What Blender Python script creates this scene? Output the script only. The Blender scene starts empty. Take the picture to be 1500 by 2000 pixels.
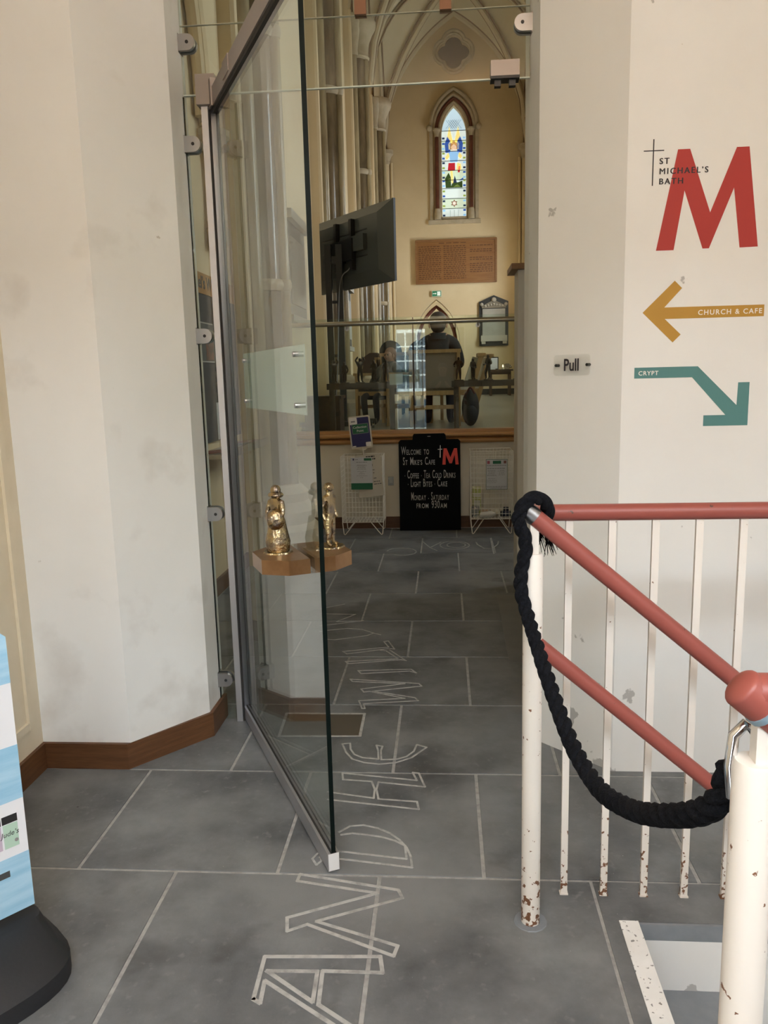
import bpy, bmesh, math, random
import numpy as np
from mathutils import Vector, Matrix
random.seed(7)
SC = bpy.context.scene
COL = SC.collection

# ------------------------------------------------------------------ camera
F, PITCH, YAW, ROLL, EYE = 1543.0, .1703, -.0787, -.0249, 1.5
def cam_axes():
    cy, sy = math.cos(YAW), math.sin(YAW)
    f = Vector((sy*math.cos(PITCH), cy*math.cos(PITCH), -math.sin(PITCH)))
    r = Vector((cy, -sy, 0)); u = r.cross(f)
    r2 = math.cos(ROLL)*r + math.sin(ROLL)*u
    u2 = -math.sin(ROLL)*r + math.cos(ROLL)*u
    return r2, u2, f
RT, UP, FW = cam_axes()
CAMP = Vector((0, 0, EYE))
cd = bpy.data.cameras.new('camera'); cam = bpy.data.objects.new('camera', cd); COL.objects.link(cam)
cd.sensor_fit = 'HORIZONTAL'; cd.sensor_width = 36; cd.lens = F/1500*36
cd.clip_start = .02; cd.clip_end = 200
mw = Matrix((RT, UP, -FW)).transposed().to_4x4(); mw.translation = CAMP
cam.matrix_world = mw
SC.camera = cam
def ray(x, y): return RT*((x-750)/F) - UP*((y-1000)/F) + FW
def on_z(x, y, z=0.0):
    d = ray(x, y); return CAMP + d*((z-EYE)/d.z)
def on_y(x, y, Y):
    d = ray(x, y); return CAMP + d*(Y/d.y)

# ------------------------------------------------------------------ world, daylight, exposure
w = bpy.data.worlds.new('overcast_sky'); SC.world = w; w.use_nodes = True
bg = w.node_tree.nodes['Background']; bg.inputs[0].default_value = (.82, .92, 1.0, 1); bg.inputs[1].default_value = 19.5
vs = SC.view_settings
vs.view_transform = 'Standard'; vs.look = 'None'; vs.gamma = 1; vs.use_curve_mapping = False; vs.exposure = 0.2
def portal(loc, rot, sx, sy):
    l = bpy.data.lights.new('opening_portal', 'AREA'); l.shape = 'RECTANGLE'; l.size = sx; l.size_y = sy
    l.cycles.is_portal = True
    o = bpy.data.objects.new('opening_portal', l); COL.objects.link(o); o.location = loc; o.rotation_euler = rot
DOORX = (-.98, -.38); DOORZ = 2.45; FILLX = (-.75, 1.9); FILLZ = (2.52, 3.62); BACKY = -1.0  # upper opening is unseen, put in above the doorway to brighten the porch
portal(((DOORX[0]+DOORX[1])/2, BACKY-.25, DOORZ/2), (math.radians(90), 0, 0), DOORX[1]-DOORX[0], DOORZ)
portal(((FILLX[0]+FILLX[1])/2, BACKY-.25, sum(FILLZ)/2), (math.radians(90), 0, 0), FILLX[1]-FILLX[0], FILLZ[1]-FILLZ[0])
CW = [(6.3, 6.68), (8.3, 8.75), (12.4, 13.05), (16.5, 17.2), (20.4, 21.4)]      # unseen openings (Y ranges) added in right aisle wall to light church and lobby
CWZ = (2.7, 5.1)
RX = 2.35
for a, b in CW:
    portal((RX+.3, (a+b)/2, sum(CWZ)/2), (0, math.radians(90), 0), CWZ[1]-CWZ[0], b-a)

# ------------------------------------------------------------------ materials
def mat(name, col, rough=.6, metal=0, col2=None, scale=4, lo=.4, hi=.65, detail=6, bump=0, bscale=60, spec=.5, stretch=None, emit=0):
    m = bpy.data.materials.new(name); m.use_nodes = True
    nt = m.node_tree; b = nt.nodes['Principled BSDF']
    b.inputs['Base Color'].default_value = (*col, 1); b.inputs['Roughness'].default_value = rough
    b.inputs['Metallic'].default_value = metal; b.inputs['Specular IOR Level'].default_value = spec
    if emit:
        b.inputs['Emission Color'].default_value = (*col, 1); b.inputs['Emission Strength'].default_value = emit
    if col2 or bump:
        geo = nt.nodes.new('ShaderNodeNewGeometry'); mp = nt.nodes.new('ShaderNodeMapping')
        nt.links.new(geo.outputs['Position'], mp.inputs[0])
        if stretch: mp.inputs['Scale'].default_value = stretch
    if col2:
        n = nt.nodes.new('ShaderNodeTexNoise'); n.inputs['Scale'].default_value = scale; n.inputs['Detail'].default_value = detail
        n.inputs['Roughness'].default_value = .62
        r = nt.nodes.new('ShaderNodeValToRGB'); r.color_ramp.elements[0].position = lo; r.color_ramp.elements[1].position = hi
        r.color_ramp.elements[0].color = (*col, 1); r.color_ramp.elements[1].color = (*col2, 1)
        nt.links.new(mp.outputs[0], n.inputs['Vector']); nt.links.new(n.outputs['Fac'], r.inputs[0])
        nt.links.new(r.outputs[0], b.inputs['Base Color'])
    if bump:
        n2 = nt.nodes.new('ShaderNodeTexNoise'); n2.inputs['Scale'].default_value = bscale; n2.inputs['Detail'].default_value = 4
        bp = nt.nodes.new('ShaderNodeBump'); bp.inputs['Strength'].default_value = bump; bp.inputs['Distance'].default_value = .01
        nt.links.new(mp.outputs[0], n2.inputs['Vector']); nt.links.new(n2.outputs['Fac'], bp.inputs['Height'])
        nt.links.new(bp.outputs[0], b.inputs['Normal'])
    return m
def overlay(m, col, scale, lo, hi, zfade=None, stretch=None, rough=None):
    """blotches of a second colour with a hard edge (chips, rust, scuffs); zfade=(z0,z1): only low on the thing"""
    nt = m.node_tree; b = nt.nodes['Principled BSDF']
    geo = nt.nodes.new('ShaderNodeNewGeometry'); n = nt.nodes.new('ShaderNodeTexNoise')
    n.inputs['Scale'].default_value = scale; n.inputs['Detail'].default_value = 5
    mp = nt.nodes.new('ShaderNodeMapping'); nt.links.new(geo.outputs['Position'], mp.inputs[0]); nt.links.new(mp.outputs[0], n.inputs['Vector'])
    mp.inputs['Location'].default_value = (scale*.37, 3.1, 7.7)
    if stretch: mp.inputs['Scale'].default_value = stretch
    src = n.outputs['Fac']
    if zfade:
        sep = nt.nodes.new('ShaderNodeSeparateXYZ'); nt.links.new(geo.outputs['Position'], sep.inputs[0])
        mr = nt.nodes.new('ShaderNodeMapRange'); mr.inputs['From Min'].default_value = zfade[0]; mr.inputs['From Max'].default_value = zfade[1]
        mr.inputs['To Min'].default_value = zfade[2] if len(zfade) > 2 else .15; mr.inputs['To Max'].default_value = 0
        nt.links.new(sep.outputs[2], mr.inputs[0])
        ad = nt.nodes.new('ShaderNodeMath'); ad.operation = 'ADD'; nt.links.new(src, ad.inputs[0]); nt.links.new(mr.outputs[0], ad.inputs[1]); src = ad.outputs[0]
    r = nt.nodes.new('ShaderNodeValToRGB'); r.color_ramp.elements[0].position = lo; r.color_ramp.elements[1].position = hi
    nt.links.new(src, r.inputs[0])
    mx = nt.nodes.new('ShaderNodeMixRGB'); nt.links.new(r.outputs[0], mx.inputs[0])
    inp = b.inputs['Base Color']
    if inp.links: nt.links.new(inp.links[0].from_socket, mx.inputs[1])
    else: mx.inputs[1].default_value = inp.default_value
    mx.inputs[2].default_value = (*col, 1); nt.links.new(mx.outputs[0], inp)
    return m
def glass(name, tint=(.95, .985, .965), rough=0.0, haze=0.0, hazecol=(.8, .9, .88)):
    m = bpy.data.materials.new(name); m.use_nodes = True; nt = m.node_tree; nt.nodes.clear()
    out = nt.nodes.new('ShaderNodeOutputMaterial'); mx = nt.nodes.new('ShaderNodeMixShader')
    t = nt.nodes.new('ShaderNodeBsdfTransparent'); t.inputs[0].default_value = (*tint, 1)
    g = nt.nodes.new('ShaderNodeBsdfGlossy'); g.inputs['Roughness'].default_value = rough; g.inputs[0].default_value = (1, 1, 1, 1)
    fr = nt.nodes.new('ShaderNodeFresnel'); geo = nt.nodes.new('ShaderNodeNewGeometry')
    mr = nt.nodes.new('ShaderNodeMapRange'); mr.inputs['To Min'].default_value = 1.5; mr.inputs['To Max'].default_value = 1/1.5
    nt.links.new(geo.outputs['Backfacing'], mr.inputs[0]); nt.links.new(mr.outputs[0], fr.inputs[0])
    nt.links.new(fr.outputs[0], mx.inputs[0]); nt.links.new(g.outputs[0], mx.inputs[2])
    if haze:
        d = nt.nodes.new('ShaderNodeBsdfDiffuse'); d.inputs[0].default_value = (*hazecol, 1)
        tr = nt.nodes.new('ShaderNodeBsdfTranslucent'); tr.inputs[0].default_value = (*hazecol, 1)
        a = nt.nodes.new('ShaderNodeMixShader'); a.inputs[0].default_value = .5; nt.links.new(d.outputs[0], a.inputs[1]); nt.links.new(tr.outputs[0], a.inputs[2])
        c = nt.nodes.new('ShaderNodeMixShader'); c.inputs[0].default_value = haze; nt.links.new(t.outputs[0], c.inputs[1]); nt.links.new(a.outputs[0], c.inputs[2])
        nt.links.new(c.outputs[0], mx.inputs[1])
    else: nt.links.new(t.outputs[0], mx.inputs[1])
    nt.links.new(mx.outputs[0], out.inputs[0]); return m

PLASTER = mat('white_plaster', (.78, .765, .735), .7, col2=(.83, .82, .795), scale=1.6, lo=.3, hi=.7, bump=.12, bscale=9)
overlay(PLASTER, (.55, .51, .46), 16, .755, .775)
overlay(PLASTER, (.68, .655, .62), 4.5, .60, .78, zfade=(.05, 1.0, .12))
PLASTER_M = mat('worn_white_plaster', (.78, .76, .725), .7, col2=(.83, .815, .785), scale=1.4, lo=.3, hi=.7, bump=.12, bscale=8)
overlay(PLASTER_M, (.47, .455, .43), 6.5, .72, .73, zfade=(.05, .65, .12))
overlay(PLASTER_M, (.62, .575, .52), 14, .76, .775)
PANELP = mat('cream_panel_paint', (.70, .60, .44), .55, col2=(.76, .66, .50), scale=3, bump=.05)
CEILP = mat('porch_ceiling_paint', (.72, .58, .42), .8)
CREAM = mat('church_cream_plaster', (.64, .50, .30), .8, col2=(.70, .56, .35), scale=.8, bump=.05, bscale=6)
VAULT = mat('vault_cream', (.68, .59, .42), .85, col2=(.74, .65, .48), scale=.9)
RIB = mat('vault_rib_stone', (.60, .50, .34), .75)
RIBLINE = mat('painted_brown_line', (.26, .17, .10), .8)
STONE = mat('carved_cream_stone', (.50, .41, .28), .75, col2=(.42, .34, .22), scale=6, bump=.1)
MARBLE = mat('brown_marble', (.10, .07, .038), .2, col2=(.26, .19, .105), scale=2.2, lo=.35, hi=.7, stretch=(3, 3, .6))
MARBLE2 = mat('pale_polished_marble', (.42, .34, .20), .18, col2=(.24, .18, .10), scale=2, stretch=(3, 3, .6))
REDM = mat('red_brown_marble', (.115, .035, .02), .3, col2=(.17, .06, .035), scale=5)
SLAB = mat('grey_flagstone', (.080, .084, .087), .44, col2=(.225, .231, .236), scale=3.0, lo=.32, hi=.68, detail=10, bump=.06, bscale=180, spec=.45)
overlay(SLAB, (.25, .252, .255), 1.1, .50, .78)
overlay(SLAB, (.075, .075, .075), 3.3, .62, .74)
overlay(SLAB, (.21, .21, .21), 38, .60, .80)
overlay(SLAB, (.50, .50, .50), 110, .745, .765)
overlay(SLAB, (.03, .03, .03), 26, .775, .785)
SLAB2 = mat('pale_flagstone', (.19, .187, .18), .5, col2=(.225, .22, .21), scale=5)
MORTAR = mat('pale_mortar', (.42, .41, .39), .8, col2=(.30, .29, .28), scale=30)
CHALK = mat('cut_letter_groove', (.47, .46, .44), .7, col2=(.27, .26, .25), scale=24, lo=.45, hi=.7)
WELLGREY = mat('grey_floor_paint', (.20, .215, .235), .5, col2=(.25, .265, .285), scale=7)
SPECK = mat('white_speckled_nosing', (.80, .79, .77), .6, col2=(.88, .87, .85), scale=5)
overlay(SPECK, (.25, .24, .23), 75, .62, .65)
OAK = mat('oak', (.20, .088, .030), .42, col2=(.30, .145, .055), scale=3.5, stretch=(1.2, 9, 14), lo=.3, hi=.7)
OAKX = mat('dark_stained_oak', (.085, .034, .013), .45, col2=(.15, .066, .026), scale=4, stretch=(2, 2, 22), lo=.3, hi=.7, bump=.05, bscale=40)
GOLDOAK = mat('golden_oak', (.36, .17, .05), .35, col2=(.46, .24, .085), scale=3, stretch=(1, 8, 14), lo=.3, hi=.7)
LOAK = mat('pale_oak', (.42, .25, .10), .45, col2=(.50, .32, .14), scale=4, stretch=(8, 8, 1))
DWOOD = mat('dark_wood', (.045, .022, .013), .4, col2=(.08, .04, .02), scale=6)
STEEL = mat('brushed_steel', (.40, .40, .41), .35, 1, bump=.02, bscale=200)
STEELP = mat('silver_anodised_metal', (.55, .55, .58), .42, .85)
BRONZEP = mat('satin_metal_fitting', (.30, .26, .24), .42, .6)
CHROME = mat('chrome', (.75, .76, .78), .12, 1)
BLACKM = mat('black_metal', (.012, .012, .013), .42)
BLACKP = mat('black_plastic', (.018, .018, .02), .5, bump=.03, bscale=120)
DARKGAP = mat('dark_brush_seal', (.02, .018, .017), .8)
GEDGE = mat('green_glass_edge', (.003, .007, .006), .3, spec=.15)
BRONZE = mat('polished_bronze', (.50, .385, .21), .2, 1, col2=(.24, .20, .175), scale=28, lo=.38, hi=.62, bump=.5, bscale=85)
DBRONZE = mat('dark_bronze', (.05, .033, .022), .35, .8)
BPLATE = mat('bronze_block', (.20, .10, .04), .3, .6, col2=(.30, .17, .08), scale=9, lo=.35, hi=.7)
REDP = mat('chipped_red_paint', (.29, .072, .055), .42, bump=.03, bscale=30)
overlay(REDP, (.10, .05, .04), 34, .69, .71)
WPOST = mat('chipped_cream_paint', (.74, .68, .61), .42, bump=.03, bscale=30)
overlay(WPOST, (.17, .075, .035), 62, .685, .70, zfade=(.0, .30, .16))
ROPE = mat('black_rope', (.004, .0045, .006), .95, spec=.15, col2=(.010, .011, .015), scale=120, bump=.6, bscale=260)
TAPE = mat('blue_grey_tape', (.23, .33, .40), .45)
VRED = mat('red_vinyl', (.42, .030, .022), .6)
VOCH = mat('ochre_vinyl', (.47, .25, .03), .6)
VTEAL = mat('teal_vinyl', (.082, .22, .215), .6)
VBLK = mat('black_vinyl', (.02, .016, .022), .6)
VWHT = mat('white_vinyl', (.84, .80, .74), .6)
CHALKW = mat('white_chalk_pen', (.72, .71, .67), .8)
BOARD = mat('black_chalkboard', (.003, .0033, .004), .7, spec=.12)
CORAL = mat('coral_red_chalk_pen', (.75, .085, .065), .8)
WIRE = mat('white_coated_wire', (.85, .80, .70), .45)
PAPER = mat('white_paper', (.60, .595, .60), .8)
CREAMPAPER = mat('cream_paper', (.58, .53, .44), .8)
INK = mat('dark_print', (.06, .06, .06), .8)
GREYINK = mat('grey_print', (.27, .26, .26), .8)
GREEN = mat('green_print', (.012, .12, .052), .6)
NAVY = mat('navy_print', (.012, .010, .085), .5)
CREAMPL = mat('cream_plastic', (.62, .55, .43), .5)
GPLATE = mat('steel_switch_plate', (.32, .32, .30), .4, .5)
ORANGE = mat('orange_header', (.36, .175, .035), .7)
FELT = mat('charcoal_felt', (.035, .034, .034), .95)
SKYB = mat('pale_blue_print', (.29, .53, .72), .45, col2=(.42, .64, .80), scale=4, stretch=(1, 1, 9), lo=.35, hi=.65)
SIGNW = mat('white_sign_print', (.80, .80, .83), .45)
MINT = mat('mint_label', (.45, .62, .50), .5)
RUBBER = mat('black_rubber', (.016, .017, .02), .6, bump=.08, bscale=60)
CHFLOOR = mat('grey_wood_floor', (.13, .12, .095), .32, col2=(.21, .195, .16), scale=3, stretch=(.6, 9, 1), lo=.35, hi=.65)
TVB = mat('tv_back_plastic', (.085, .095, .095), .22)
SCREEN = mat('tv_screen', (.006, .006, .007), .1)
SKIN = mat('skin', (.50, .29, .20), .55)
HAIRD = mat('grey_brown_hair', (.075, .058, .045), .6, bump=.3, bscale=150)
HAIRG = mat('sandy_hair', (.26, .13, .075), .6, bump=.3, bscale=150)
JACKET = mat('dark_green_jacket', (.022, .028, .030), .85, bump=.3, bscale=30)
GREYJ = mat('grey_jacket', (.085, .085, .08), .9, bump=.3, bscale=30)
DENIM = mat('dark_trousers', (.02, .022, .03), .9)
SHOE = mat('black_shoe', (.012, .012, .012), .5)
FABRIC = mat('taupe_fabric', (.25, .20, .15), .9, bump=.2, bscale=150)
WCUSH = mat('white_cushion', (.66, .61, .50), .85)
BAGM = mat('black_bag_cloth', (.014, .013, .016), .8, bump=.3, bscale=50)
TABLET = mat('grey_marble_tablet', (.30, .285, .24), .5, col2=(.36, .34, .29), scale=3)
DARKSTONE = mat('dark_slate', (.018, .018, .018), .4)
CARVED = mat('carved_grey_marble', (.40, .36, .29), .6)
DARKPANE = mat('dark_leaded_pane', (.105, .082, .055), .5)
BATH = mat('street_limestone', (.40, .29, .175), .85, col2=(.34, .24, .14), scale=1.2)
STREET = mat('street_paving', (.30, .29, .28), .8)
WFRAME = mat('white_window_frame', (.75, .75, .74), .6)
WGLASS = mat('street_window_glass', (.10, .12, .14), .1)
SHOPF = mat('dark_blue_shopfront', (.02, .04, .06), .5)
GLASS = glass('clear_glass')
GLASSB = glass('balustrade_glass', (.90, .95, .91))
FROST = glass('frosted_acrylic', (.86, .95, .93), .25, .42, (.72, .84, .82))
ACRYL = glass('clear_acrylic', (.975, .975, .97))

# ------------------------------------------------------------------ mesh helpers
class MB:
    def __init__(s): s.v = []; s.f = []; s.m = []
    def add(s, vs_, fs, mi=0):
        o = len(s.v); s.v += [tuple(v) for v in vs_]; s.f += [tuple(i+o for i in f) for f in fs]; s.m += [mi]*len(fs); return s
    def box(s, a, b, mi=0):
        (x0, y0, z0), (x1, y1, z1) = a, b
        return s.add([(x0,y0,z0),(x1,y0,z0),(x1,y1,z0),(x0,y1,z0),(x0,y0,z1),(x1,y0,z1),(x1,y1,z1),(x0,y1,z1)],
                     [(0,3,2,1),(4,5,6,7),(0,1,5,4),(1,2,6,5),(2,3,7,6),(3,0,4,7)], mi)
    def obox(s, o, ux, uy, uz, mi=0):
        o, ux, uy, uz = map(Vector, (o, ux, uy, uz))
        p = [o, o+ux, o+ux+uy, o+uy]; p += [q+uz for q in p]
        return s.add(p, [(0,3,2,1),(4,5,6,7),(0,1,5,4),(1,2,6,5),(2,3,7,6),(3,0,4,7)], mi)
    def bar(s, p0, p1, wx, wy, up=(0,0,1), mi=0):
        p0, p1 = Vector(p0), Vector(p1); d = (p1-p0).normalized(); u = Vector(up)
        if abs(d.dot(u)) > .99: u = Vector((0,1,0))
        sx = d.cross(u).normalized(); sy = sx.cross(d)
        return s.obox(p0-sx*wx/2-sy*wy/2, sx*wx, sy*wy, p1-p0, mi)
    def prism(s, poly, z0, z1, mi=0):
        n = len(poly)
        return s.add([(x,y,z0) for x,y in poly]+[(x,y,z1) for x,y in poly],
                     [tuple(range(n-1,-1,-1)), tuple(range(n,2*n))]+[(i,(i+1)%n,n+(i+1)%n,n+i) for i in range(n)], mi)
    def plate(s, pts, thick, mi=0):
        """flat polygon in 3D (list of points) thickened by vector thick"""
        n = len(pts); t = Vector(thick); p = [Vector(q) for q in pts]
        return s.add(p+[q+t for q in p], [tuple(range(n)), tuple(range(2*n-1,n-1,-1))]+[((i+1)%n,i,n+i,n+(i+1)%n) for i in range(n)], mi)
    def tube(s, path, r, n=10, closed=False, caps=True, mi=0):
        P = [Vector(p) for p in path]; m = len(P); rr = r if isinstance(r, (list, tuple)) else [r]*m
        vs_ = []; prev = None
        for i in range(m):
            a = P[(i-1) % m] if (closed or i) else P[i]; b = P[(i+1) % m] if (closed or i < m-1) else P[i]
            d = (b-a).normalized()
            if prev is None:
                u = Vector((0,0,1)) if abs(d.z) < .9 else Vector((0,1,0)); sx = d.cross(u).normalized()
            else:
                sx = prev - d*prev.dot(d); sx.normalize()
            prev = sx; sy = d.cross(sx)
            for k in range(n):
                a_ = 2*math.pi*k/n; vs_.append(P[i]+sx*(math.cos(a_)*rr[i])+sy*(math.sin(a_)*rr[i]))
        fs = []
        for i in range(m if closed else m-1):
            j = (i+1) % m
            for k in range(n): fs.append((i*n+k, i*n+(k+1)%n, j*n+(k+1)%n, j*n+k))
        if caps and not closed: fs += [tuple(range(n-1,-1,-1)), tuple(range((m-1)*n, m*n))]
        return s.add(vs_, fs, mi)
    def lathe(s, c, prof, n=20, mi=0, a0=0, a1=2*math.pi):
        c = Vector(c); vs_ = []
        for r, z in prof:
            for k in range(n):
                a = 2*math.pi*k/n; vs_.append(c+Vector((r*math.cos(a), r*math.sin(a), z)))
        m = len(prof); fs = [(i*n+k, i*n+(k+1)%n, (i+1)*n+(k+1)%n, (i+1)*n+k) for i in range(m-1) for k in range(n)]
        fs += [tuple(range(n-1,-1,-1)), tuple(range((m-1)*n, m*n))]
        return s.add(vs_, fs, mi)
    def ball(s, c, r, n=12, m=8, mi=0):
        r = r if isinstance(r, (tuple, list)) else (r, r, r); c = Vector(c); vs_ = [c+Vector((0,0,-r[2]))]
        for i in range(1, m):
            t = math.pi*i/m-math.pi/2
            for k in range(n):
                a = 2*math.pi*k/n; vs_.append(c+Vector((r[0]*math.cos(t)*math.cos(a), r[1]*math.cos(t)*math.sin(a), r[2]*math.sin(t))))
        vs_.append(c+Vector((0,0,r[2]))); fs = [(0, 1+(k+1)%n, 1+k) for k in range(n)]
        for i in range(m-2):
            for k in range(n): fs.append((1+i*n+k, 1+i*n+(k+1)%n, 1+(i+1)*n+(k+1)%n, 1+(i+1)*n+k))
        o = 1+(m-2)*n; fs += [(o+k, o+(k+1)%n, len(vs_)-1) for k in range(n)]
        return s.add(vs_, fs, mi)
    def ribbon(s, pts, wd, nrm, th=.001, closed=False, mi=0):
        """flat strip along a polyline lying in the plane with normal nrm"""
        nrm = Vector(nrm); P = [Vector(p) for p in pts]
        rng = range(len(P) if closed else len(P)-1)
        for i in rng:
            a, b = P[i], P[(i+1) % len(P)]; d = (b-a)
            if d.length < 1e-5: continue
            d.normalize(); sd = nrm.cross(d)*wd/2; e = d*wd*.3
            s.obox(a-e-sd+nrm*th*.07*(i%5), (b-a)+2*e, sd*2, nrm*th*(1+.1*(i%4)), mi)
        return s
    def tr(s, M_):
        s.v = [tuple(M_ @ Vector(v)) for v in s.v]; return s
def root_loc(p):
    while p.parent: p = p.parent
    return Vector(p.location)
def mesh_of(name, mb, mats, off=Vector((0,0,0)), smooth=False):
    me = bpy.data.meshes.new(name); me.from_pydata([tuple(Vector(v)-off) for v in mb.v], [], mb.f); me.update()
    mats = mats if isinstance(mats, (list, tuple)) else [mats]
    for m in mats: me.materials.append(m)
    if len(mats) > 1: me.polygons.foreach_set('material_index', mb.m)
    bm = bmesh.new(); bm.from_mesh(me); bmesh.ops.recalc_face_normals(bm, faces=bm.faces)
    if smooth:
        for f in bm.faces: f.smooth = True
        lim = math.radians(38)
        for e in bm.edges:
            if len(e.link_faces) != 2 or e.calc_face_angle(0) > lim: e.smooth = False
    bm.to_mesh(me); bm.free()
    return me
def tag(o, label=None, cat=None, group=None, kind=None):
    for k, v in (('label', label), ('category', cat), ('group', group), ('kind', kind)):
        if v: o[k] = v
    return o
def part(name, mb, mats, parent, smooth=False, label=None, kind=None):
    me = mesh_of(name, mb, mats, root_loc(parent), smooth)
    o = bpy.data.objects.new(name, me); COL.objects.link(o); o.parent = parent
    return tag(o, label=label, kind=kind)
def thing(name, loc, label, cat, group=None):
    o = bpy.data.objects.new(name, None); COL.objects.link(o); o.location = loc; o.empty_display_size = .05
    return tag(o, label, cat, group)
def single(name, mb, mats, label, cat, group=None, smooth=False):
    vs_ = np.array(mb.v); lo, hi = vs_.min(0), vs_.max(0)
    off = Vector(((lo[0]+hi[0])/2, (lo[1]+hi[1])/2, lo[2]))
    o = bpy.data.objects.new(name, mesh_of(name, mb, mats, off, smooth)); COL.objects.link(o); o.location = off
    return tag(o, label, cat, group)
def struct(name, mb, mats, smooth=False, label=None):
    o = bpy.data.objects.new(name, mesh_of(name, mb, mats, Vector((0,0,0)), smooth)); COL.objects.link(o)
    return tag(o, label=label, kind='structure')
def copy_tree(o, loc=None, parent=None):
    c = o.copy(); COL.objects.link(c); c.parent = parent
    if loc is not None: c.location = loc
    for ch in o.children: copy_tree(ch, None, c)
    return c
def from_obj(o):
    """evaluated mesh of a temporary object as an MB"""
    COL.objects.link(o); dg = bpy.context.evaluated_depsgraph_get(); dg.update()
    me = o.evaluated_get(dg).to_mesh(); mb = MB()
    mb.add([v.co.copy() for v in me.vertices], [tuple(p.vertices) for p in me.polygons])
    o.evaluated_get(dg).to_mesh_clear(); COL.objects.unlink(o); d = o.data; bpy.data.objects.remove(o)
    return mb
def text(body, size, org, ux, uy, ext=.0008, align='LEFT', space=1.0, sx=1.0, bold=0.0, shear=0.0):
    """letters standing on a baseline from org along ux, up uy"""
    c = bpy.data.curves.new('lettering', 'FONT'); c.body = body; c.size = size; c.align_x = align; c.extrude = ext
    c.space_character = space; c.resolution_u = 3; c.offset = bold; c.shear = shear
    mb = from_obj(bpy.data.objects.new('lettering', c))
    ux, uy = Vector(ux).normalized(), Vector(uy).normalized(); n = ux.cross(uy); o = Vector(org)
    mb.v = [tuple(o+ux*(v[0]*sx)+uy*v[1]+n*v[2]) for v in mb.v]
    return mb
def skin(nodes, edges, sub=2, root='pelvis'):
    keys = list(nodes); idx = {k: i for i, k in enumerate(keys)}
    me = bpy.data.meshes.new('body'); me.from_pydata([nodes[k][0] for k in keys], [(idx[a], idx[b]) for a, b in edges], [])
    o = bpy.data.objects.new('body', me); m = o.modifiers.new('s', 'SKIN'); m.use_smooth_shade = True
    for i, k in enumerate(keys):
        r = nodes[k][1]; sv = me.skin_vertices[0].data[i]; sv.radius = (r, r) if not isinstance(r, tuple) else r
        sv.use_root = (k == root)
    s_ = o.modifiers.new('d', 'SUBSURF'); s_.levels = sub; s_.render_levels = sub
    return from_obj(o)
def arch_pts(cx, half, z0, R, n=10):
    """pointed arch from left springing over the apex to the right springing (x,z)"""
    h = math.sqrt(max(R*R-(R-half)**2, 0)); L = []
    a1 = math.acos((R-half)/R)
    for i in range(n+1):
        a = a1*i/n; L.append((cx-half+R-R*math.cos(a), z0+R*math.sin(a)))
    return L+[(2*cx-x, z) for x, z in reversed(L[:-1])]
def holed_wall(outer, holes, y, depth, mi=0):
    """wall in the XZ plane at y with holes, plus the reveals going back by depth"""
    bm = bmesh.new(); mb = MB()
    loops = [outer]+holes
    for lp in loops:
        vv = [bm.verts.new((p[0], y, p[1])) for p in lp]
        for i in range(len(vv)): bm.edges.new((vv[i], vv[(i+1) % len(vv)]))
    bmesh.ops.triangle_fill(bm, use_beauty=True, use_dissolve=False, edges=bm.edges[:])
    bm.verts.index_update(); mb.add([v.co.copy() for v in bm.verts], [tuple(v.index for v in f.verts) for f in bm.faces], mi); bm.free()
    for lp in holes:
        n = len(lp); mb.add([(p[0], y, p[1]) for p in lp]+[(p[0], y+depth, p[1]) for p in lp], [(i, (i+1)%n, n+(i+1)%n, n+i) for i in range(n)], mi)
    return mb

# ================================================================== THE SETTING
TILE = .6335; TX = .104; TY = 2.175
WX0, WX1, WY0, WY1 = .465, 2.3, .95, 2.0          # stair well opening
PX0, PX1 = -1.60, 2.35                            # porch side walls
CHZ = .91                                         # raised church floor
BALY = 7.76                                       # low wall in front of the church floor
# ---- floor
fl = MB()
for a, b in (((-1.8, -1.3), (WX0, 7.76)), ((WX0, -1.3), (2.4, WY0)), ((WX0, WY1), (2.4, 7.76))):
    fl.box((*a, -.12), (*b, -.003))
floor = struct('floor', fl, MORTAR)
J = .0035
slab_cache = {}
def slab(x0, x1, y0, y1, m=SLAB, name='flagstone', top=0.0):
    if x1-x0 < .03 or y1-y0 < .03: return
    key = (round(x1-x0, 3), round(y1-y0, 3), m.name)
    if key not in slab_cache:
        hx, hy = (x1-x0)/2-J, (y1-y0)/2-J; b = .003; mb = MB()
        mb.add([(-hx,-hy,-.02),(hx,-hy,-.02),(hx,hy,-.02),(-hx,hy,-.02),(-hx+b,-hy+b,0),(hx-b,-hy+b,0),(hx-b,hy-b,0),(-hx+b,hy-b,0)],
               [(4,5,6,7),(0,1,5,4),(1,2,6,5),(2,3,7,6),(3,0,4,7)])
        slab_cache[key] = mesh_of('flagstone', mb, m)
    o = bpy.data.objects.new(name, slab_cache[key]); COL.objects.link(o); o.parent = floor
    o.location = ((x0+x1)/2, (y0+y1)/2, top)
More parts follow.
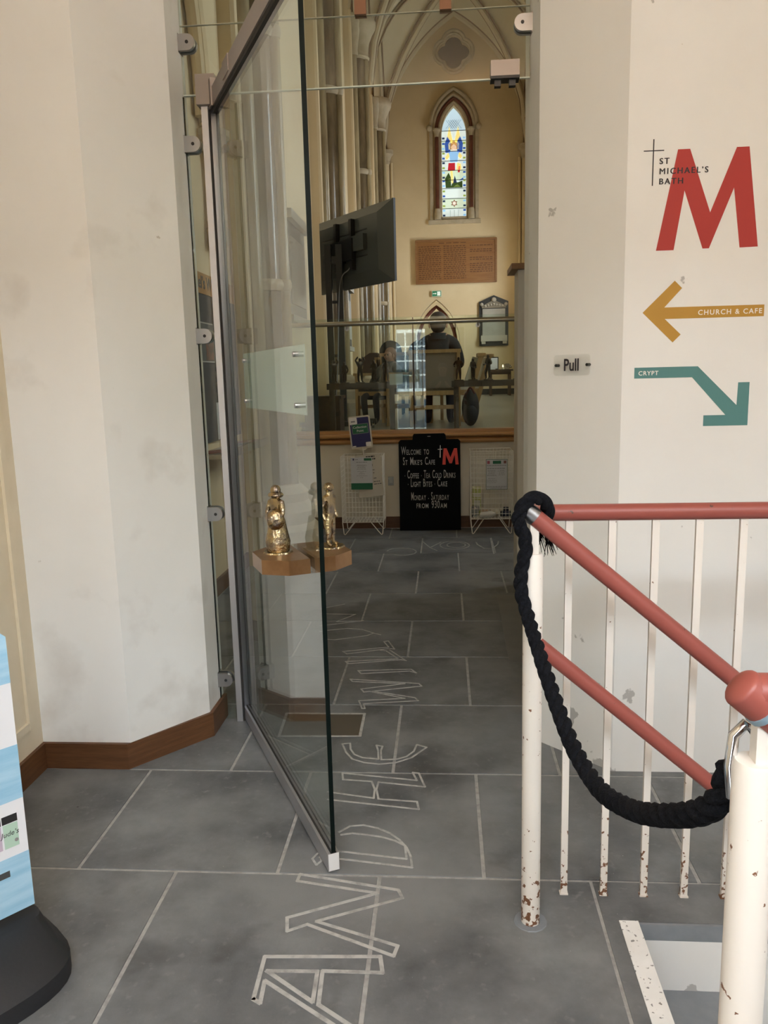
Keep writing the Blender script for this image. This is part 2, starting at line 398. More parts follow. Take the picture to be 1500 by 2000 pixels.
for k in range(-5, 9):
    y0 = TY+TILE*k; y1 = min(y0+TILE, 7.74)
    off = TX if k % 2 == 0 else TX-TILE/2
    for n in range(-4, 5):
        x0 = max(off+TILE*n, -1.6); x1 = min(off+TILE*(n+1), 2.33)
        if x1 <= -1.55 or x0 >= 2.3: continue
        if y0 > 2.7: x1 = min(x1, 1.3)
        if y0 < WY1 and y1 > WY0 and x1 > WX0:
            top_, bot_ = y1 > WY1, y0 < WY0
            if x0 < WX0 and (top_ or bot_):          # flagstone notched round the stair opening
                P = [(x0+J, y0+J)] + ([(x1-J, y0+J), (x1-J, WY0), (WX0, WY0)] if bot_ else [(WX0, y0+J)]) + ([(WX0, WY1), (x1-J, WY1), (x1-J, y1-J)] if top_ else [(WX0, y1-J)]) + [(x0+J, y1-J)]
                part('flagstone', MB().prism(P, -.02, 0), SLAB, floor)
            elif x0 < WX0: slab(x0, WX0+J, y0, y1)
            else: slab(x0, x1, max(WY1, y0), y1); slab(x0, x1, y0, min(WY0, y1))
        else: slab(x0, x1, y0, y1)
# pale slab along the right of the lobby and the brown cover plate by the door pivot
a, b = on_z(967, 1163), on_z(995, 1296)
mb = MB(); mb.plate([(b.x, 4.0, .0022), (.75, 4.0, .0022), (.75, a.y, .0022), (b.x+.02, a.y, .0022)], (0, 0, -.004)); part('threshold_slab', mb, SLAB2, floor)
q = [on_z(x, y) for x, y in ((560, 1394), (712, 1395), (703, 1439), (545, 1439))]
mb = MB(); mb.plate([(p.x, p.y, .0022) for p in q], (0, 0, -.004)); part('pivot_cover_plate', mb, mat('brown_metal_plate', (.10, .085, .065), .4), floor)
mb = MB(); mb.ribbon([(p.x, p.y, .002) for p in q], .012, (0, 0, 1), .0012, True); part('cover_plate_edge', mb, CHALK, floor)

# ---- letters cut into the flagstones (traced outlines, laid on the floor plane)
def cut(name, loops, ox, oy, s, wd=.0075):
    mb = MB()
    for lp in loops:
        closed = lp[0] == lp[-1]; p = [on_z(ox+x/s, oy+y/s) for x, y in (lp[:-1] if closed else lp)]
        mb.ribbon([(v.x, v.y, .0002) for v in p], wd, (0, 0, 1), .0012, closed)
    part('engraved_letter', mb, CHALK, floor, label=name)
def ell(cx, cy, rx, ry, n=24, a0=0, a1=360):
    return [(cx+rx*math.cos(math.radians(a0+(a1-a0)*i/n)), cy+ry*math.sin(math.radians(a0+(a1-a0)*i/n))) for i in range(n+1)]
K = (400, 1350, 2.5)
cut('letter A cut in the flagstone', [[(237,1505),(293,1297),(857,1297),(868,1377),(575,1368),(555,1532),(720,1640)], [(303,1367),(550,1369),(527,1520),(303,1367)], [(237,1505),(270,1525),(293,1415),(640,1640)]], *K, .011)
cut('letter N cut in the flagstone', [[(845,987),(452,928),(466,895),(945,972),(965,1012),(545,1125),(942,1245),(922,1295),(500,1140),(402,1173),(402,1107),(845,987)]], *K, .010)
cut('letter D cut in the flagstone', [[(560,812),(700,824),(1012,862),(1006,810),(985,765),(950,727),(905,695),(845,670),(775,655),(710,660),(655,690)], [(560,775),(680,785),(985,820),(978,756),(930,732),(860,712),(790,702),(720,695),(665,702)], [(525,820),(560,785),(570,830),(545,850),(525,820)]], *K)
cut('letter H cut in the flagstone', [[(600,492),(825,523),(830,480),(815,442),(675,432),(672,400),(1035,436),(1015,398),(1045,402),(1075,468),(848,445),(838,480),(848,527),(1036,540),(1045,578),(600,530)]], *K)
cut('rounded letter E cut in the flagstone', [[(672,258),(690,300),(720,332),(780,350),(850,357),(930,350),(1010,325),(1083,275),(1035,262),(1020,295),(985,320),(935,333),(862,335),(860,290),(868,270),(838,265),(846,290),(848,332),(770,325),(730,310),(712,285),(710,255),(672,258)]], *K)
K = (640, 1240, 3.75)
cut('letter W cut in the flagstone', [[(565,465),(228,482),(252,540),(272,540),(262,505),(663,483),(640,460),(330,413),(688,376),(668,357),(165,325),(182,342),(565,358),(245,397),(265,420),(310,415),(565,465)]], *K, .007)
cut('letter I cut in the flagstone', [[(222,262),(612,252),(650,280),(600,266),(245,285),(222,262)]], *K, .007)
cut('first letter L cut in the flagstone', [[(112,122),(415,92),(447,90),(412,50),(445,45),(490,105),(455,100),(140,140),(112,122)]], *K, .007)
cut('second letter L cut in the flagstone', [[(130,195),(515,175),(430,118),(385,112)], [(455,110),(575,190),(540,182),(150,212),(130,195)]], *K, .007)
K = (640, 1060, 3.75)
cut('faint letter D cut in the flagstone', [[(-60,650),(20,640),(140,628),(250,635),(335,662),(388,675)], [(335,662),(290,680),(50,712),(-40,705)]], *K, .007)
cut('faint letter W cut in the flagstone', [[(-60,485),(125,450)], [(-60,520),(205,525),(65,578),(262,572),(-60,610)]], *K, .007)
cut('faint letter E cut near the right cage', [[(1100,930),(1108,945),(1150,970),(1205,972),(1240,945),(1245,925)], [(1195,905),(1205,960),(1215,1005)]], 600, 780, 3.3333, .012)
cut('faint letter O cut near the chalkboard', [ell(960,950,95,26), ell(970,948,60,17)], 600, 780, 3.3333, .009)
cut('faint letter Y cut near the chalkboard', [[(750,925),(800,965),(870,930)], [(800,965),(845,985)]], 600, 780, 3.3333, .010)
cut('faint letter C cut near the chalkboard', [ell(615,992,95,24,20,-170,120)], 600, 780, 3.3333, .010)

# ---- porch walls
ZC = 3.7
L1, L2, L3 = (-1.243, 2.822), (-1.012, 3.113), (-1.010, 3.315)
mb = MB().prism([(-1.85, 2.822), L1, L2, L3, (-1.85, 3.315)], 0, ZC); struct('wall_left_pier', mb, PLASTER)
mb = MB().prism([(2.55, 2.845), (2.55, 3.47), (.342, 3.47), (.342, 3.30), (.357, 3.105), (.618, 2.845)], 0, ZC); struct('wall_right_pier', mb, PLASTER_M)
mb = MB().box((-1.85, -1.2, 0), (PX0, 2.822, ZC)); wl = struct('wall_left', mb, PANELP)
mb = MB()
for y0, y1 in ((.9, 1.62), (1.72, 2.44), (2.52, 2.75)):
    for zz in ((.2, 1.5), (1.62, 3.0)):
        mb.box((PX0-.001, y0, zz[0]), (PX0+.012, y0+.03, zz[1])); mb.box((PX0-.001, y1-.03, zz[0]), (PX0+.012, y1, zz[1]))
        mb.box((PX0-.001, y0+.03, zz[0]), (PX0+.011, y1-.03, zz[0]+.03)); mb.box((PX0-.001, y0+.03, zz[1]-.03), (PX0+.011, y1-.03, zz[1]))
part('panel_moulding', mb, PANELP, wl)
mb = MB().box((PX1, -1.2, -2.6), (2.55, 2.845, ZC)); struct('wall_right', mb, PLASTER)
# wall behind the photographer with the street doorway and the added opening above
mb = MB()
mb.box((-1.85, BACKY-.25, 0), (DOORX[0], BACKY, FILLZ[0])).box((DOORX[0], BACKY-.25, DOORZ), (DOORX[1], BACKY, FILLZ[0])).box((.42, BACKY-.25, 0), (2.55, BACKY, FILLZ[0]))
mb.box((DOORX[1], BACKY-.25, DOORZ), (.42, BACKY, FILLZ[0])).box((-1.85, BACKY-.25, FILLZ[0]), (FILLX[0], BACKY, ZC)).box((FILLX[1], BACKY-.25, FILLZ[0]), (2.55, BACKY, ZC)).box((FILLX[0], BACKY-.25, FILLZ[1]), (FILLX[1], BACKY, ZC))
struct('wall_back', mb, PLASTER)
sd_ = struct('door_3', MB().box((DOORX[1], BACKY-.16, 0), (.42, BACKY-.10, DOORZ)), OAKX, label='closed oak leaf of the street doorway')
for z0, z1 in ((.2, 1.0), (1.15, 2.25)): part('door_panel', MB().box((-.28, BACKY-.10, z0), (.32, BACKY-.09, z1)), OAKX, sd_)
mb = MB().box((-1.85, -1.25, ZC), (2.55, 3.3, ZC+.15)); struct('ceiling_porch', mb, CEILP)
# ---- oak skirting of the porch, mitred board by board
def skirt(name, segs, z, m, kind='structure'):
    for a, b, c, d in segs:
        struct(name, MB().prism([a, b, c, d], 0, z), m)
B0, B1, B2, B3, B4 = (-1.586, -1.0), (-1.586, 2.808), (-1.252, 2.806), (-.996, 3.107), (-.994, 3.315)
b0, b1, b2, b3, b4 = (-1.602, -1.0), (-1.602, 2.825), (-1.243, 2.8225), (-1.0125, 3.1135), (-1.0105, 3.315)
skirt('baseboard_left', [(B0, b0, b1, B1), (B1, b1, b2, B2), (B2, b2, b3, B3), (B3, b3, b4, B4)], .105, OAKX)
# ---- church shell
LW = -1.62
mb = MB().box((-1.9, 3.315, 0), (LW, 23.6, 11.6)); struct('wall_church_left', mb, CREAM)
mb = MB().box((-1.9, 3.30, ZC), (2.6, 3.47, 11.6)); struct('wall_church_front', mb, CREAM)
mb = MB(); edges_y = [3.47]+[v for r_ in CW for v in r_]+[23.6]
for i in range(0, len(edges_y), 2): mb.box((RX, edges_y[i], 0), (RX+.3, edges_y[i+1], 11.6))
for a, b in CW: mb.box((RX, a, 0), (RX+.3, b, CWZ[0])); mb.box((RX, a, CWZ[1]), (RX+.3, b, 11.6))
struct('wall_church_right', mb, CREAM)
mb = MB().box((LW, BALY+.02, 0), (RX, 23.6, CHZ)); struct('floor_church', mb, CHFLOOR)
# low wall below the church floor with skirting and golden oak cap
mb = MB().box((LW, BALY, 0), (RX, BALY+.02, .86)); struct('wall_low', mb, mat('lobby_cream_paint', (.80, .73, .60), .7))
struct('baseboard_lobby', MB().box((LW, BALY-.022, 0), (RX, BALY, .115)), OAKX)
struct('baseboard_lobby_left', MB().box((LW, 3.315, 0), (LW+.02, BALY-.022, .115)), OAKX)
mb = MB().box((LW, BALY-.05, .845), (RX, BALY+.02, .90)).tube([(LW, BALY-.05, .872), (RX, BALY-.05, .872)], .028, 10).box((LW, BALY-.075, .905), (RX, BALY+.16, .945)).tube([(LW, BALY-.075, .925), (RX, BALY-.075, .925)], .02, 10).box((LW, BALY-.03, .945), (RX, BALY+.12, .975))
struct('trim_1', mb, GOLDOAK, True, label='golden oak capping along the low lobby wall')
# far wall with lancet, quatrefoil and pointed doorway
FY = 23.0; CX = .345
LANC = [(CX+.33, 5.80)] + list(reversed([(x, z) for x, z in arch_pts(CX, .335, 7.95, .93, 8)])) + [(CX-.33, 5.80)]
def quat(cx, cz, r, o, n=9):
    P = []
    for k in range(4):
        c = math.radians(90*k); ox, oz = cx+o*math.cos(c), cz+o*math.sin(c)
        for i in range(n+1):
            hs = math.radians(135)-math.acos(min(1, o*.7071/r)); a = c-hs+2*hs*i/n; P.append((ox+r*math.cos(a), oz+r*math.sin(a)))
    return P
QC = (CX+.015, 10.0)
DOORA = [(.46, CHZ)] + list(reversed(arch_pts(-.19, .66, 2.35, 1.5, 8))) + [(-.85, CHZ)]
wall_far = holed_wall([(-1.9, 0), (2.6, 0), (2.6, 11.6), (-1.9, 11.6)], [LANC, quat(*QC, .235, .20), DOORA], FY, .35)
struct('wall_far', wall_far, CREAM)
struct('window_2', MB().plate([(x, FY+.2, z) for x, z in quat(*QC, .27, .20)], (0, .03, 0)), DARKPANE, label='dark quatrefoil window high in the end wall')
qm = MB()
for rr, oo, rad in ((.25, .20, .035), (.31, .215, .05)):
    qm.tube([(x, FY-.01, z) for x, z in quat(*QC, rr, oo, 8)], rad, 6, True)
struct('trim_2', qm, STONE, True, label='stone moulding round the quatrefoil')
# ---- vault: quadripartite bays as a height field, ribs as tubes
SPR = 7.55; BAYS = [2.45, 6.6, 10.7, 14.75, 18.85, FY]
AX, AR = (RX-LW)/2, None
XM = (RX+LW)/2
def prof(t, a, h):
    R = (h*h+a*a)/(2*a); t = min(max(t, 0), a); return math.sqrt(max(R*R-(R-t)**2, 0))
VH = 3.4
def hx(x): return prof(AX-abs(x-XM), AX, VH)
def vz(x, y):
    for i in range(len(BAYS)-1):
        if BAYS[i] <= y <= BAYS[i+1]:
            a = (BAYS[i+1]-BAYS[i])/2; return SPR+max(hx(x), prof(a-abs(y-(BAYS[i]+a)), a, VH))
    return SPR+hx(x)
mb = MB(); nx, ny = 40, 150
ys = [3.3+(FY+.02-3.3)*j/ny for j in range(ny+1)]
mb.add([(LW+(RX-LW)*i/nx, y, vz(LW+(RX-LW)*i/nx, min(y, FY))) for y in ys for i in range(nx+1)],
       [(j*(nx+1)+i, j*(nx+1)+i+1, (j+1)*(nx+1)+i+1, (j+1)*(nx+1)+i) for j in range(ny) for i in range(nx)])
ceil = struct('ceiling_vault', mb, VAULT, True)
def rib(path, r=.075):
    o = MB().tube(path, r, 8); rb = part('rib', o, RIB, ceil, True)
    ln = MB()
    P = [Vector(p) for p in path]
    for s_ in (-1, 1):
        q_ = []
        for i, p in enumerate(P):
            d = (P[min(i+1, len(P)-1)]-P[max(i-1, 0)]).normalized(); sd = d.cross(Vector((0, 0, 1)))
            if sd.length < 1e-4: sd = Vector((0, 1, 0))
            sd.normalize(); q_.append(p+sd*s_*(r+.022)+Vector((0, 0, .012)))
        ln.tube(q_, .02, 5)
    part('painted_line', ln, RIBLINE, rb, True)
N = 22
for bi, by in enumerate(BAYS[1:], 1):
    yy = by-(.06 if by == FY else 0)
    rib([(LW+(RX-LW)*i/N, yy, SPR+hx(LW+(RX-LW)*i/N)-.02) for i in range(N+1)], .085)
for i in range(len(BAYS)-1):
    y0, y1 = BAYS[i], BAYS[i+1]
    for s_ in (0, 1):
        path = []
        for k in range(N+1):
            t = k/N; x = LW+(RX-LW)*(t if s_ == 0 else 1-t); path.append((x, y0+(y1-y0)*t, SPR+hx(x)-.04))
        rib(path, .07)
    for xs in (LW+.04, RX-.04):
        a = (y1-y0)/2; rib([(xs, y0+(y1-y0)*k/N, SPR+prof(a-abs(y0+(y1-y0)*k/N-(y0+a)), a, VH)-.03) for k in range(N+1)], .06)

# ================================================================== GLAZED SCREEN AND DOOR
GY = 3.272
# fixed narrow pane on the left
t = thing('glass_side_panel', (-.97, GY, 0), 'narrow fixed glass strip clamped beside the left plaster pier', 'glass panel')
part('pane', MB().box((-1.006, GY-.006, .006), (-.945, GY+.006, 2.598)), GLASS, t)
part('pane_edge', MB().box((-1.0095, GY-.006, .006), (-1.0062, GY+.006, 2.598)), GEDGE, t)
# transom panes above the door, with joint and clips
t = thing('glass_transom', (-.33, GY, 2.606), 'fixed clear glass transom panes above the open door', 'glass panel')
part('pane', MB().box((-1.006, GY-.006, 2.606), (.338, GY+.006, 2.852)), GLASS, t)
part('pane', MB().box((-1.006, GY-.006, 2.857), (.338, GY+.006, ZC-.004)), GLASS, t)
part('polished_edge', MB().box((-1.006, GY-.0065, 2.6015), (.338, GY+.0065, 2.6058)), mat('pale_green_glass_edge', (.62, .68, .60), .2), t)
part('joint_line', MB().box((-1.006, GY-.0058, 2.8535), (.338, GY+.0058, 2.8555)), mat('pane_joint', (.45, .43, .33), .4), t)
for cx in (-.300, .022):
    part('joint_clip', MB().box((cx-.022, GY-.02, 2.852), (cx+.022, GY+.02, 2.96)), mat('copper_clip', (.25, .12, .065), .5, .4), t)
bx = part('lock_patch', MB().box((.190, GY-.03, 2.607), (.298, GY+.03, 2.662)), BRONZEP, t)
part('patch_under_plate', MB().box((.190, GY-.03, 2.597), (.298, GY+.03, 2.606)), BLACKM, bx)  # thin black strip along the underside of the lock patch
for cx in (.217, .272): part('lock_keep', MB().box((cx-.012, GY-.014, 2.575), (cx+.012, GY+.014, 2.597)), BLACKM, bx)
# stainless D-clamps
def clamp(x, z, side, label, grp):
    t = thing('glass_clamp', (x, GY-.013, z), label, 'clamp', grp)
    r = .03; P = [(x-side*.028, z-r), (x+side*.010, z-r)]
    P += [(x+side*(.010+r*math.sin(a)), z-r*math.cos(a)) for a in [math.pi*k/10 for k in range(1, 10)]] + [(x+side*.010, z+r), (x-side*.028, z+r)]
    part('clamp_body', MB().plate([(px, GY-.024, pz) for px, pz in P], (0, .016, 0)), STEEL, t)
    part('clamp_body', MB().plate([(px, GY+.008, pz) for px, pz in P], (0, .016, 0)), STEEL, t)
    part('grub_screw', MB().tube([(x+side*.010, GY-.0262, z), (x+side*.010, GY-.0235, z)], .0065, 10), BLACKM, t)
    part('wall_flange', MB().box((x-side*.028-.004, GY-.022, z-.034), (x-side*.028+.004, GY+.03, z+.034)), BRONZEP, t)
for z, lb in ((2.79, 'uppermost'), (2.42, 'second from the top'), (1.68, 'middle'), (.938, 'fourth down'), (.194, 'lowest, just above the oak skirting')):
    clamp(-.985, z, 1, 'steel D-shaped glass clamp on the left plaster pier, '+lb, 'glass clamps on the left pier')
clamp(.318, 2.79, -1, 'steel D-shaped glass clamp on the right plaster pier above the lock patch', None)
# silver hinge post and head box
t = thing('door_post', (-.92, GY, 0), 'slim silver metal post carrying the open glass door', 'post')
part('post_face', MB().box((-.935, GY-.02, 0), (-.909, GY+.02, 2.556)), STEELP, t)
part('brush_seal', MB().box((-.909, GY-.014, 0), (-.902, GY+.014, 2.55)), DARKGAP, t)
part('head_box', MB().box((-.948, GY-.038, 2.558), (-.872, GY+.03, 2.668)), BRONZEP, t)
# the open door
H = Vector((-.893, 3.285, 0)); T = Vector((-.353, 2.184, 0)); DD = (T-H); DL = DD.length; DU = DD/DL; DN = Vector((-DU.y, DU.x, 0))   # DN: right/back side of the leaf
if DN.x < 0: DN = -DN
def dbox(u0, u1, z0, z1, d0, d1, mb=None, mi=0):
    mb = mb or MB(); return mb.obox(H+DU*u0+DN*d0+Vector((0,0,z0)), DU*(u1-u0), DN*(d1-d0), (0,0,z1-z0), mi)
door = thing('door_1', H, 'clear glass door leaf standing open with metal rails top and bottom', 'door')
del door['category']; door['kind'] = 'structure'
part('glass_leaf', dbox(.012, DL-.002, .06, 2.545, -.006, .006), GLASS, door)
part('free_edge', dbox(DL-.0018, DL, .06, 2.545, -.0068, .0068), GEDGE, door, label='dark green polished edge of the glass')
br = part('bottom_rail', dbox(0, DL, .008, .066, -.018, .018), STEELP, door)
part('rail_groove', dbox(0, DL+.0005, .066, .069, -.009, .009), DARKGAP, br)
st = part('end_sticker', dbox(DL+.0002, DL+.0012, .010, .066, -.0165, .0165), mat('white_sticker', (.72, .71, .70), .6), br, label='small white printed sticker on the rail end')
part('top_rail', dbox(.03, DL, 2.545, 2.612, -.018, .018), BRONZEP, door)
part('rail_gasket', dbox(.03, DL, 2.529, 2.545, -.012, .012), DARKGAP, door)
part('hinge_stile', dbox(-.006, .012, .02, 2.545, -.016, .016), mat('dark_metal_stile', (.16, .16, .17), .35, .9), door)
part('pivot_block', dbox(-.01, .075, 2.545, 2.645, -.024, .024), BRONZEP, door)
part('arm_collar', dbox(.30, .40, 2.56, 2.616, -.021, .021), BRONZEP, door)
fp = part('frosted_panel', dbox(.27, 1.105, 1.393, 1.597, .0062, .0095), FROST, door, label='pale frosted acrylic panel bolted to the glass')
for u in (.33, 1.04):
    for z in (1.42, 1.57):
        c = H+DU*u+DN*.008+Vector((0,0,z)); part('bolt', MB().tube([c-DN*.018, c+DN*.006], .008, 10), STEEL, fp)
mb = MB()
for i, (z, a, b) in enumerate(((1.545, .62, .98), (1.515, .62, .90), (1.48, .62, .95), (1.45, .62, .84))):
    dbox(a, b, z, z+.005, .0096, .0100, mb)
part('etched_line', mb, mat('etched_grey', (.42, .5, .48), .8), fp)

# ---- bronze figure on a half-hexagon block, one on each face of the leaf: together they are the door handle
def figure(h, pose=0):
    """standing figure of height 1 about the origin, facing -Y"""
    n = {'pelvis': ((0,0,.50), .085), 'waist': ((0,.005,.58), .075), 'chest': ((0,0,.70), .10), 'neck': ((0,-.005,.815), .042), 'head': ((0,-.012,.89), .068), 'crown': ((0,-.005,.955), .05)}
    e = [('pelvis','waist'),('waist','chest'),('chest','neck'),('neck','head'),('head','crown')]
    for s_, k in ((-1,'l'),(1,'r')):
        kn = (-.03, -.09, .02, -.02)[pose] if s_ < 0 else .0
        n[k+'hip'] = ((s_*.055,0,.46), .068); n[k+'knee'] = ((s_*.07,kn,.26), .052); n[k+'ankle'] = ((s_*.075,.0 if not kn else kn*.5,.055), .034); n[k+'toe'] = ((s_*.085,-.09,.025), .03)
        e += [('pelvis',k+'hip'),(k+'hip',k+'knee'),(k+'knee',k+'ankle'),(k+'ankle',k+'toe')]
        el, ha = {0: ((s_*.17,-.03,.58), (s_*.05,-.15,.52)), 1: ((s_*.20,.02,.60), (s_*.14,-.14,.56)), 2: ((s_*.21,-.02,.86), (s_*.10,-.06,1.0)), 3: ((s_*.18,.05,.57), (s_*.16,-.04,.42))}[pose]
        n[k+'sho'] = ((s_*.125,0,.765), .05); n[k+'elb'] = (el, .038); n[k+'hand'] = (ha, .032)
        e += [('chest',k+'sho'),(k+'sho',k+'elb'),(k+'elb',k+'hand')]
    b = skin(n, e, 1 if h < .3 else 2)
    b.v = [(x*h, y*h, z*h) for x, y, z in b.v]; return b
def placed(mb, loc, rz):
    return mb.tr(Matrix.Translation(Vector(loc)) @ Matrix.Rotation(rz, 4, 'Z'))
U0, ZB = 1.01, .925          # where on the leaf
for sgn, lb in ((-1, 'left'), (1, 'right')):
    base = H+DU*U0+DN*(sgn*.007)+Vector((0,0,ZB))
    W = .118; D = .135
    pts = [(-W, 0), (W, 0), (W, .065), (W*.55, D), (-W*.5, D), (-W, .07)]
    hb = part('handle_block', MB().plate([base+DU*a+DN*(sgn*b) for a, b in pts], (0,0,.045)), BPLATE, door, label='bronze half-hexagon block bolted to the glass as a door handle')
    fc = H+DU*(U0-.015)+DN*(sgn*(.07 if sgn < 0 else .10))+Vector((0,0,ZB+.047))
    part('figure', placed(figure(.205, 0 if sgn < 0 else 3), fc, math.atan2(DN.y*sgn, DN.x*sgn)+math.pi/2+(.5 if sgn < 0 else -.9)), BRONZE, hb, True, label='small polished bronze figure in a cap')
    ex = MB()
    if sgn < 0:
        ex.ball(fc+Vector((0,0,.178)), (.025,.025,.012), 10, 6).ball(fc+Vector((0,0,.193)), (.017,.017,.016), 10, 6)
        ex.ball(fc+DU*.02+DN*-.01+Vector((0,0,.105)), (.03,.024,.034), 8, 6).lathe(fc+Vector((0,0,.004)), [(.036,0),(.040,.03),(.031,.07),(.026,.098)], 10)
        part('cap_and_apron', ex, BRONZE, hb, True)
    else:
        ex.ball(fc+DU*-.025+Vector((0,0,.10)), (.014,.014,.062), 8, 6).ball(fc+Vector((0,0,.188)), (.018,.02,.016), 8, 6)
        part('cap_and_cloak', ex, BRONZE, hb, True)
    part('figure_base', MB().lathe(fc-Vector((0,0,.003)), [(.047,0),(.045,.006)], 9), BRONZE, hb, True)

# ================================================================== SIGNS ON THE RIGHT WALL
SY = 2.845; NO = (0, -1, 0)
def wp(x, y, d=.0): p = on_y(x, y, SY); return Vector((p.x, SY-d, p.z))
def vinyl(pts, d=.0008): return MB().plate([(x, SY-.0002, z) for x, z in pts], (0, -d, 0))
sg = thing('wall_sign', (.87, SY, 1.90), 'large red letter M church logo with black cross and lettering on the wall', 'sign')
part('letter_m', vinyl([(.720,1.895),(.781,2.215),(.820,2.215),(.893,2.012),(.970,2.214),(1.010,2.214),(1.053,1.897),(.994,1.896),(.967,2.088),(.894,1.897),(.873,1.897),(.807,2.085),(.778,1.895)]), VRED, sg)
part('cross', vinyl([(.6995,2.104),(.7030,2.104),(.7035,2.250),(.7000,2.250)], .0012).plate([(.670,SY-.0002,2.2125),(.736,SY-.0002,2.2125),(.736,SY-.0002,2.2155),(.670,SY-.0002,2.2155)], (0,-.0012,0)), VBLK, sg)
for s_, z in (('ST', 2.171), ('MICHAEL\u2019S', 2.139), ('BATH', 2.107)):
    g_ = MB()
    for k_ in range(3):
        q_ = text(s_, .027, (.721+.0007*k_, SY-.0016-.0002*k_, z+.0004*(k_ % 2)), (1,0,0), (0,0,1), .0001, space=1.28); g_.add(q_.v, q_.f)
    part('lettering', g_, VBLK, sg)
ay = thing('arrow_sign', (.88, SY, 1.59), 'ochre arrow pointing left with white lettering CHURCH & CAFE', 'sign')
part('arrow', vinyl([(.682,1.692),(.786,1.795),(.811,1.770),(.754,1.7075),(1.085,1.7075),(1.085,1.669),(.757,1.669),(.812,1.616),(.786,1.590)]), VOCH, ay)
part('lettering', text('CHURCH & CAFE', .0235, (.8665, SY-.0012, 1.6795), (1,0,0), (0,0,1), .0004, space=1.22, bold=.0003), VWHT, ay)
cy_ = thing('arrow_sign', (.88, SY, 1.30), 'teal bent arrow pointing down right with white lettering CRYPT', 'sign')
part('arrow', vinyl([(.660,1.507),(.874,1.507),(1.010,1.371),(1.012,1.449),(1.050,1.449),(1.050,1.301),(.900,1.301),(.900,1.338),(.974,1.338),(.856,1.470),(.660,1.470)]), VTEAL, cy_)
part('lettering', text('CRYPT', .0205, (.6735, SY-.0012, 1.4805), (1,0,0), (0,0,1), .0004, space=1.15, bold=.0003), VWHT, cy_)
# "Pull" plate on the splayed face
ca, cb = Vector((.618, 2.845, 0)), Vector((.357, 3.105, 0)); cu = (ca-cb).normalized(); cn = Vector((-cu.y, cu.x, 0)); cn = -cn if cn.y > 0 else cn
def on_splay(x, y):
    r = ray(x, y); k = (cb-CAMP).dot(cn)/r.dot(cn); return CAMP+r*k
c = on_splay(1121, 713); a = on_splay(1087, 713); b_ = on_splay(1157, 713)
hw = (b_-a).length/2; hh = (on_splay(1121, 694)-on_splay(1121, 735)).length/2
pl = thing('pull_plate', c, 'small clear plate reading Pull in black on the splayed wall', 'sign')
R_ = .012; P = []
for sx_, sz_, a0 in ((1,-1,-90),(1,1,0),(-1,1,90),(-1,-1,180)):
    for k in range(5):
        an = math.radians(a0+22.5*k); P.append(c+cn*.012+cu*(sx_*(hw-R_)+R_*math.cos(an))+Vector((0,0,sz_*(hh-R_)+R_*math.sin(an))))
part('plate', MB().plate(P, cn*.004), ACRYL, pl)
part('lettering', text('Pull', hh*1.62, c+cn*.0165-Vector((0,0,hh*.52)), cu, (0,0,1), .0004, 'CENTER', bold=.0011, sx=.78), VBLK, pl)
for s_ in (-1, 1):
    q = c+cu*s_*(hw*.86)
    part('screw_cap', MB().tube([q-cn*.0, q+cn*.0185], .0055, 12), BLACKM, pl)

# ================================================================== CRYPT STAIRS AND RAILINGS
sn = thing('staircase', (WX0, (WY0+WY1)/2, -2.0), 'steep stair going down to the crypt with white speckled top nosing', 'stairs')
part('top_nosing', MB().prism([(WX0, WY0), (WX0+.052, WY0), (WX0+.052, WY1), (WX0, WY1)], -.04, .003), SPECK, sn)
for i in range(6):
    x0 = WX0+.045+.265*i; z = -.205*(i+1)
    stp = part('tread', MB().box((x0, WY0, z-.05), (x0+.28, WY1, z)), WELLGREY, sn)
    if i: part('nosing', MB().box((x0-.002, WY0, z+.2051-.02), (x0+.0, WY1, z+.205)), SPECK, stp)
    part('riser', MB().box((x0-.004, WY0, z), (x0, WY1, z+.165)), WELLGREY, sn)
part('string_wall', MB().box((WX0+.04, WY1-.006, -2.2), (2.34, WY1+.05, -.05)), PLASTER_M, sn, label='white painted wall beside the steps')
part('string_band', MB().box((WX0+.04, WY1-.008, -.05), (2.34, WY1+.05, -.002)), WELLGREY, sn)
part('string_wall', MB().box((WX0+.04, WY0-.05, -2.2), (2.34, WY0+.006, -.002)), PLASTER_M, sn)

RL = thing('stair_railing', (.222, 1.99, 0), 'red topped railing on the far side of the crypt stair with cream balusters', 'railing')
PR = .0255
p = part('post', MB().lathe((.222, 1.99, 0), [(PR, 0), (PR, 1.040), (PR-.003, 1.046)], 20), WPOST, RL, True)
part('post_stem', MB().box((.213, 1.978, 1.046), (.235, 2.002, 1.13)), WPOST, p)
part('post_patch', MB().lathe((.222, 1.99, .0002), [(.046, 0), (.044, .002)], 14), WELLGREY, p)
S = -.843
u0 = Vector((.213, 1.985, 1.150)); part('sloping_rail', MB().tube([u0, u0+Vector((1.5, 0, 1.5*S))], .0225, 16), REDP, RL, True)
u0 = Vector((.222, 1.985, .815)); part('lower_sloping_rail', MB().tube([u0, u0+Vector((1.2, 0, 1.2*S))], .0205, 16), REDP, RL, True)
part('rail_end', MB().tube([(.203, 1.985, 1.158), (.226, 1.985, 1.139)], .0232, 16), STEEL, RL, True, label='bare metal end of the rail')
part('level_rail', MB().tube([(.213, 1.995, 1.146), (.220, 2.05, 1.140), (.245, 2.10, 1.132), (.30, 2.115, 1.128), (.6, 2.115, 1.128), (2.3, 2.115, 1.128)], .0225, 16), REDP, RL, True)
bm_ = mesh_of('baluster', MB().box((-.0095, -.006, 0), (.0095, .006, 1.108)).box((-.012, -.009, -.001), (.012, .009, .003)), WPOST)
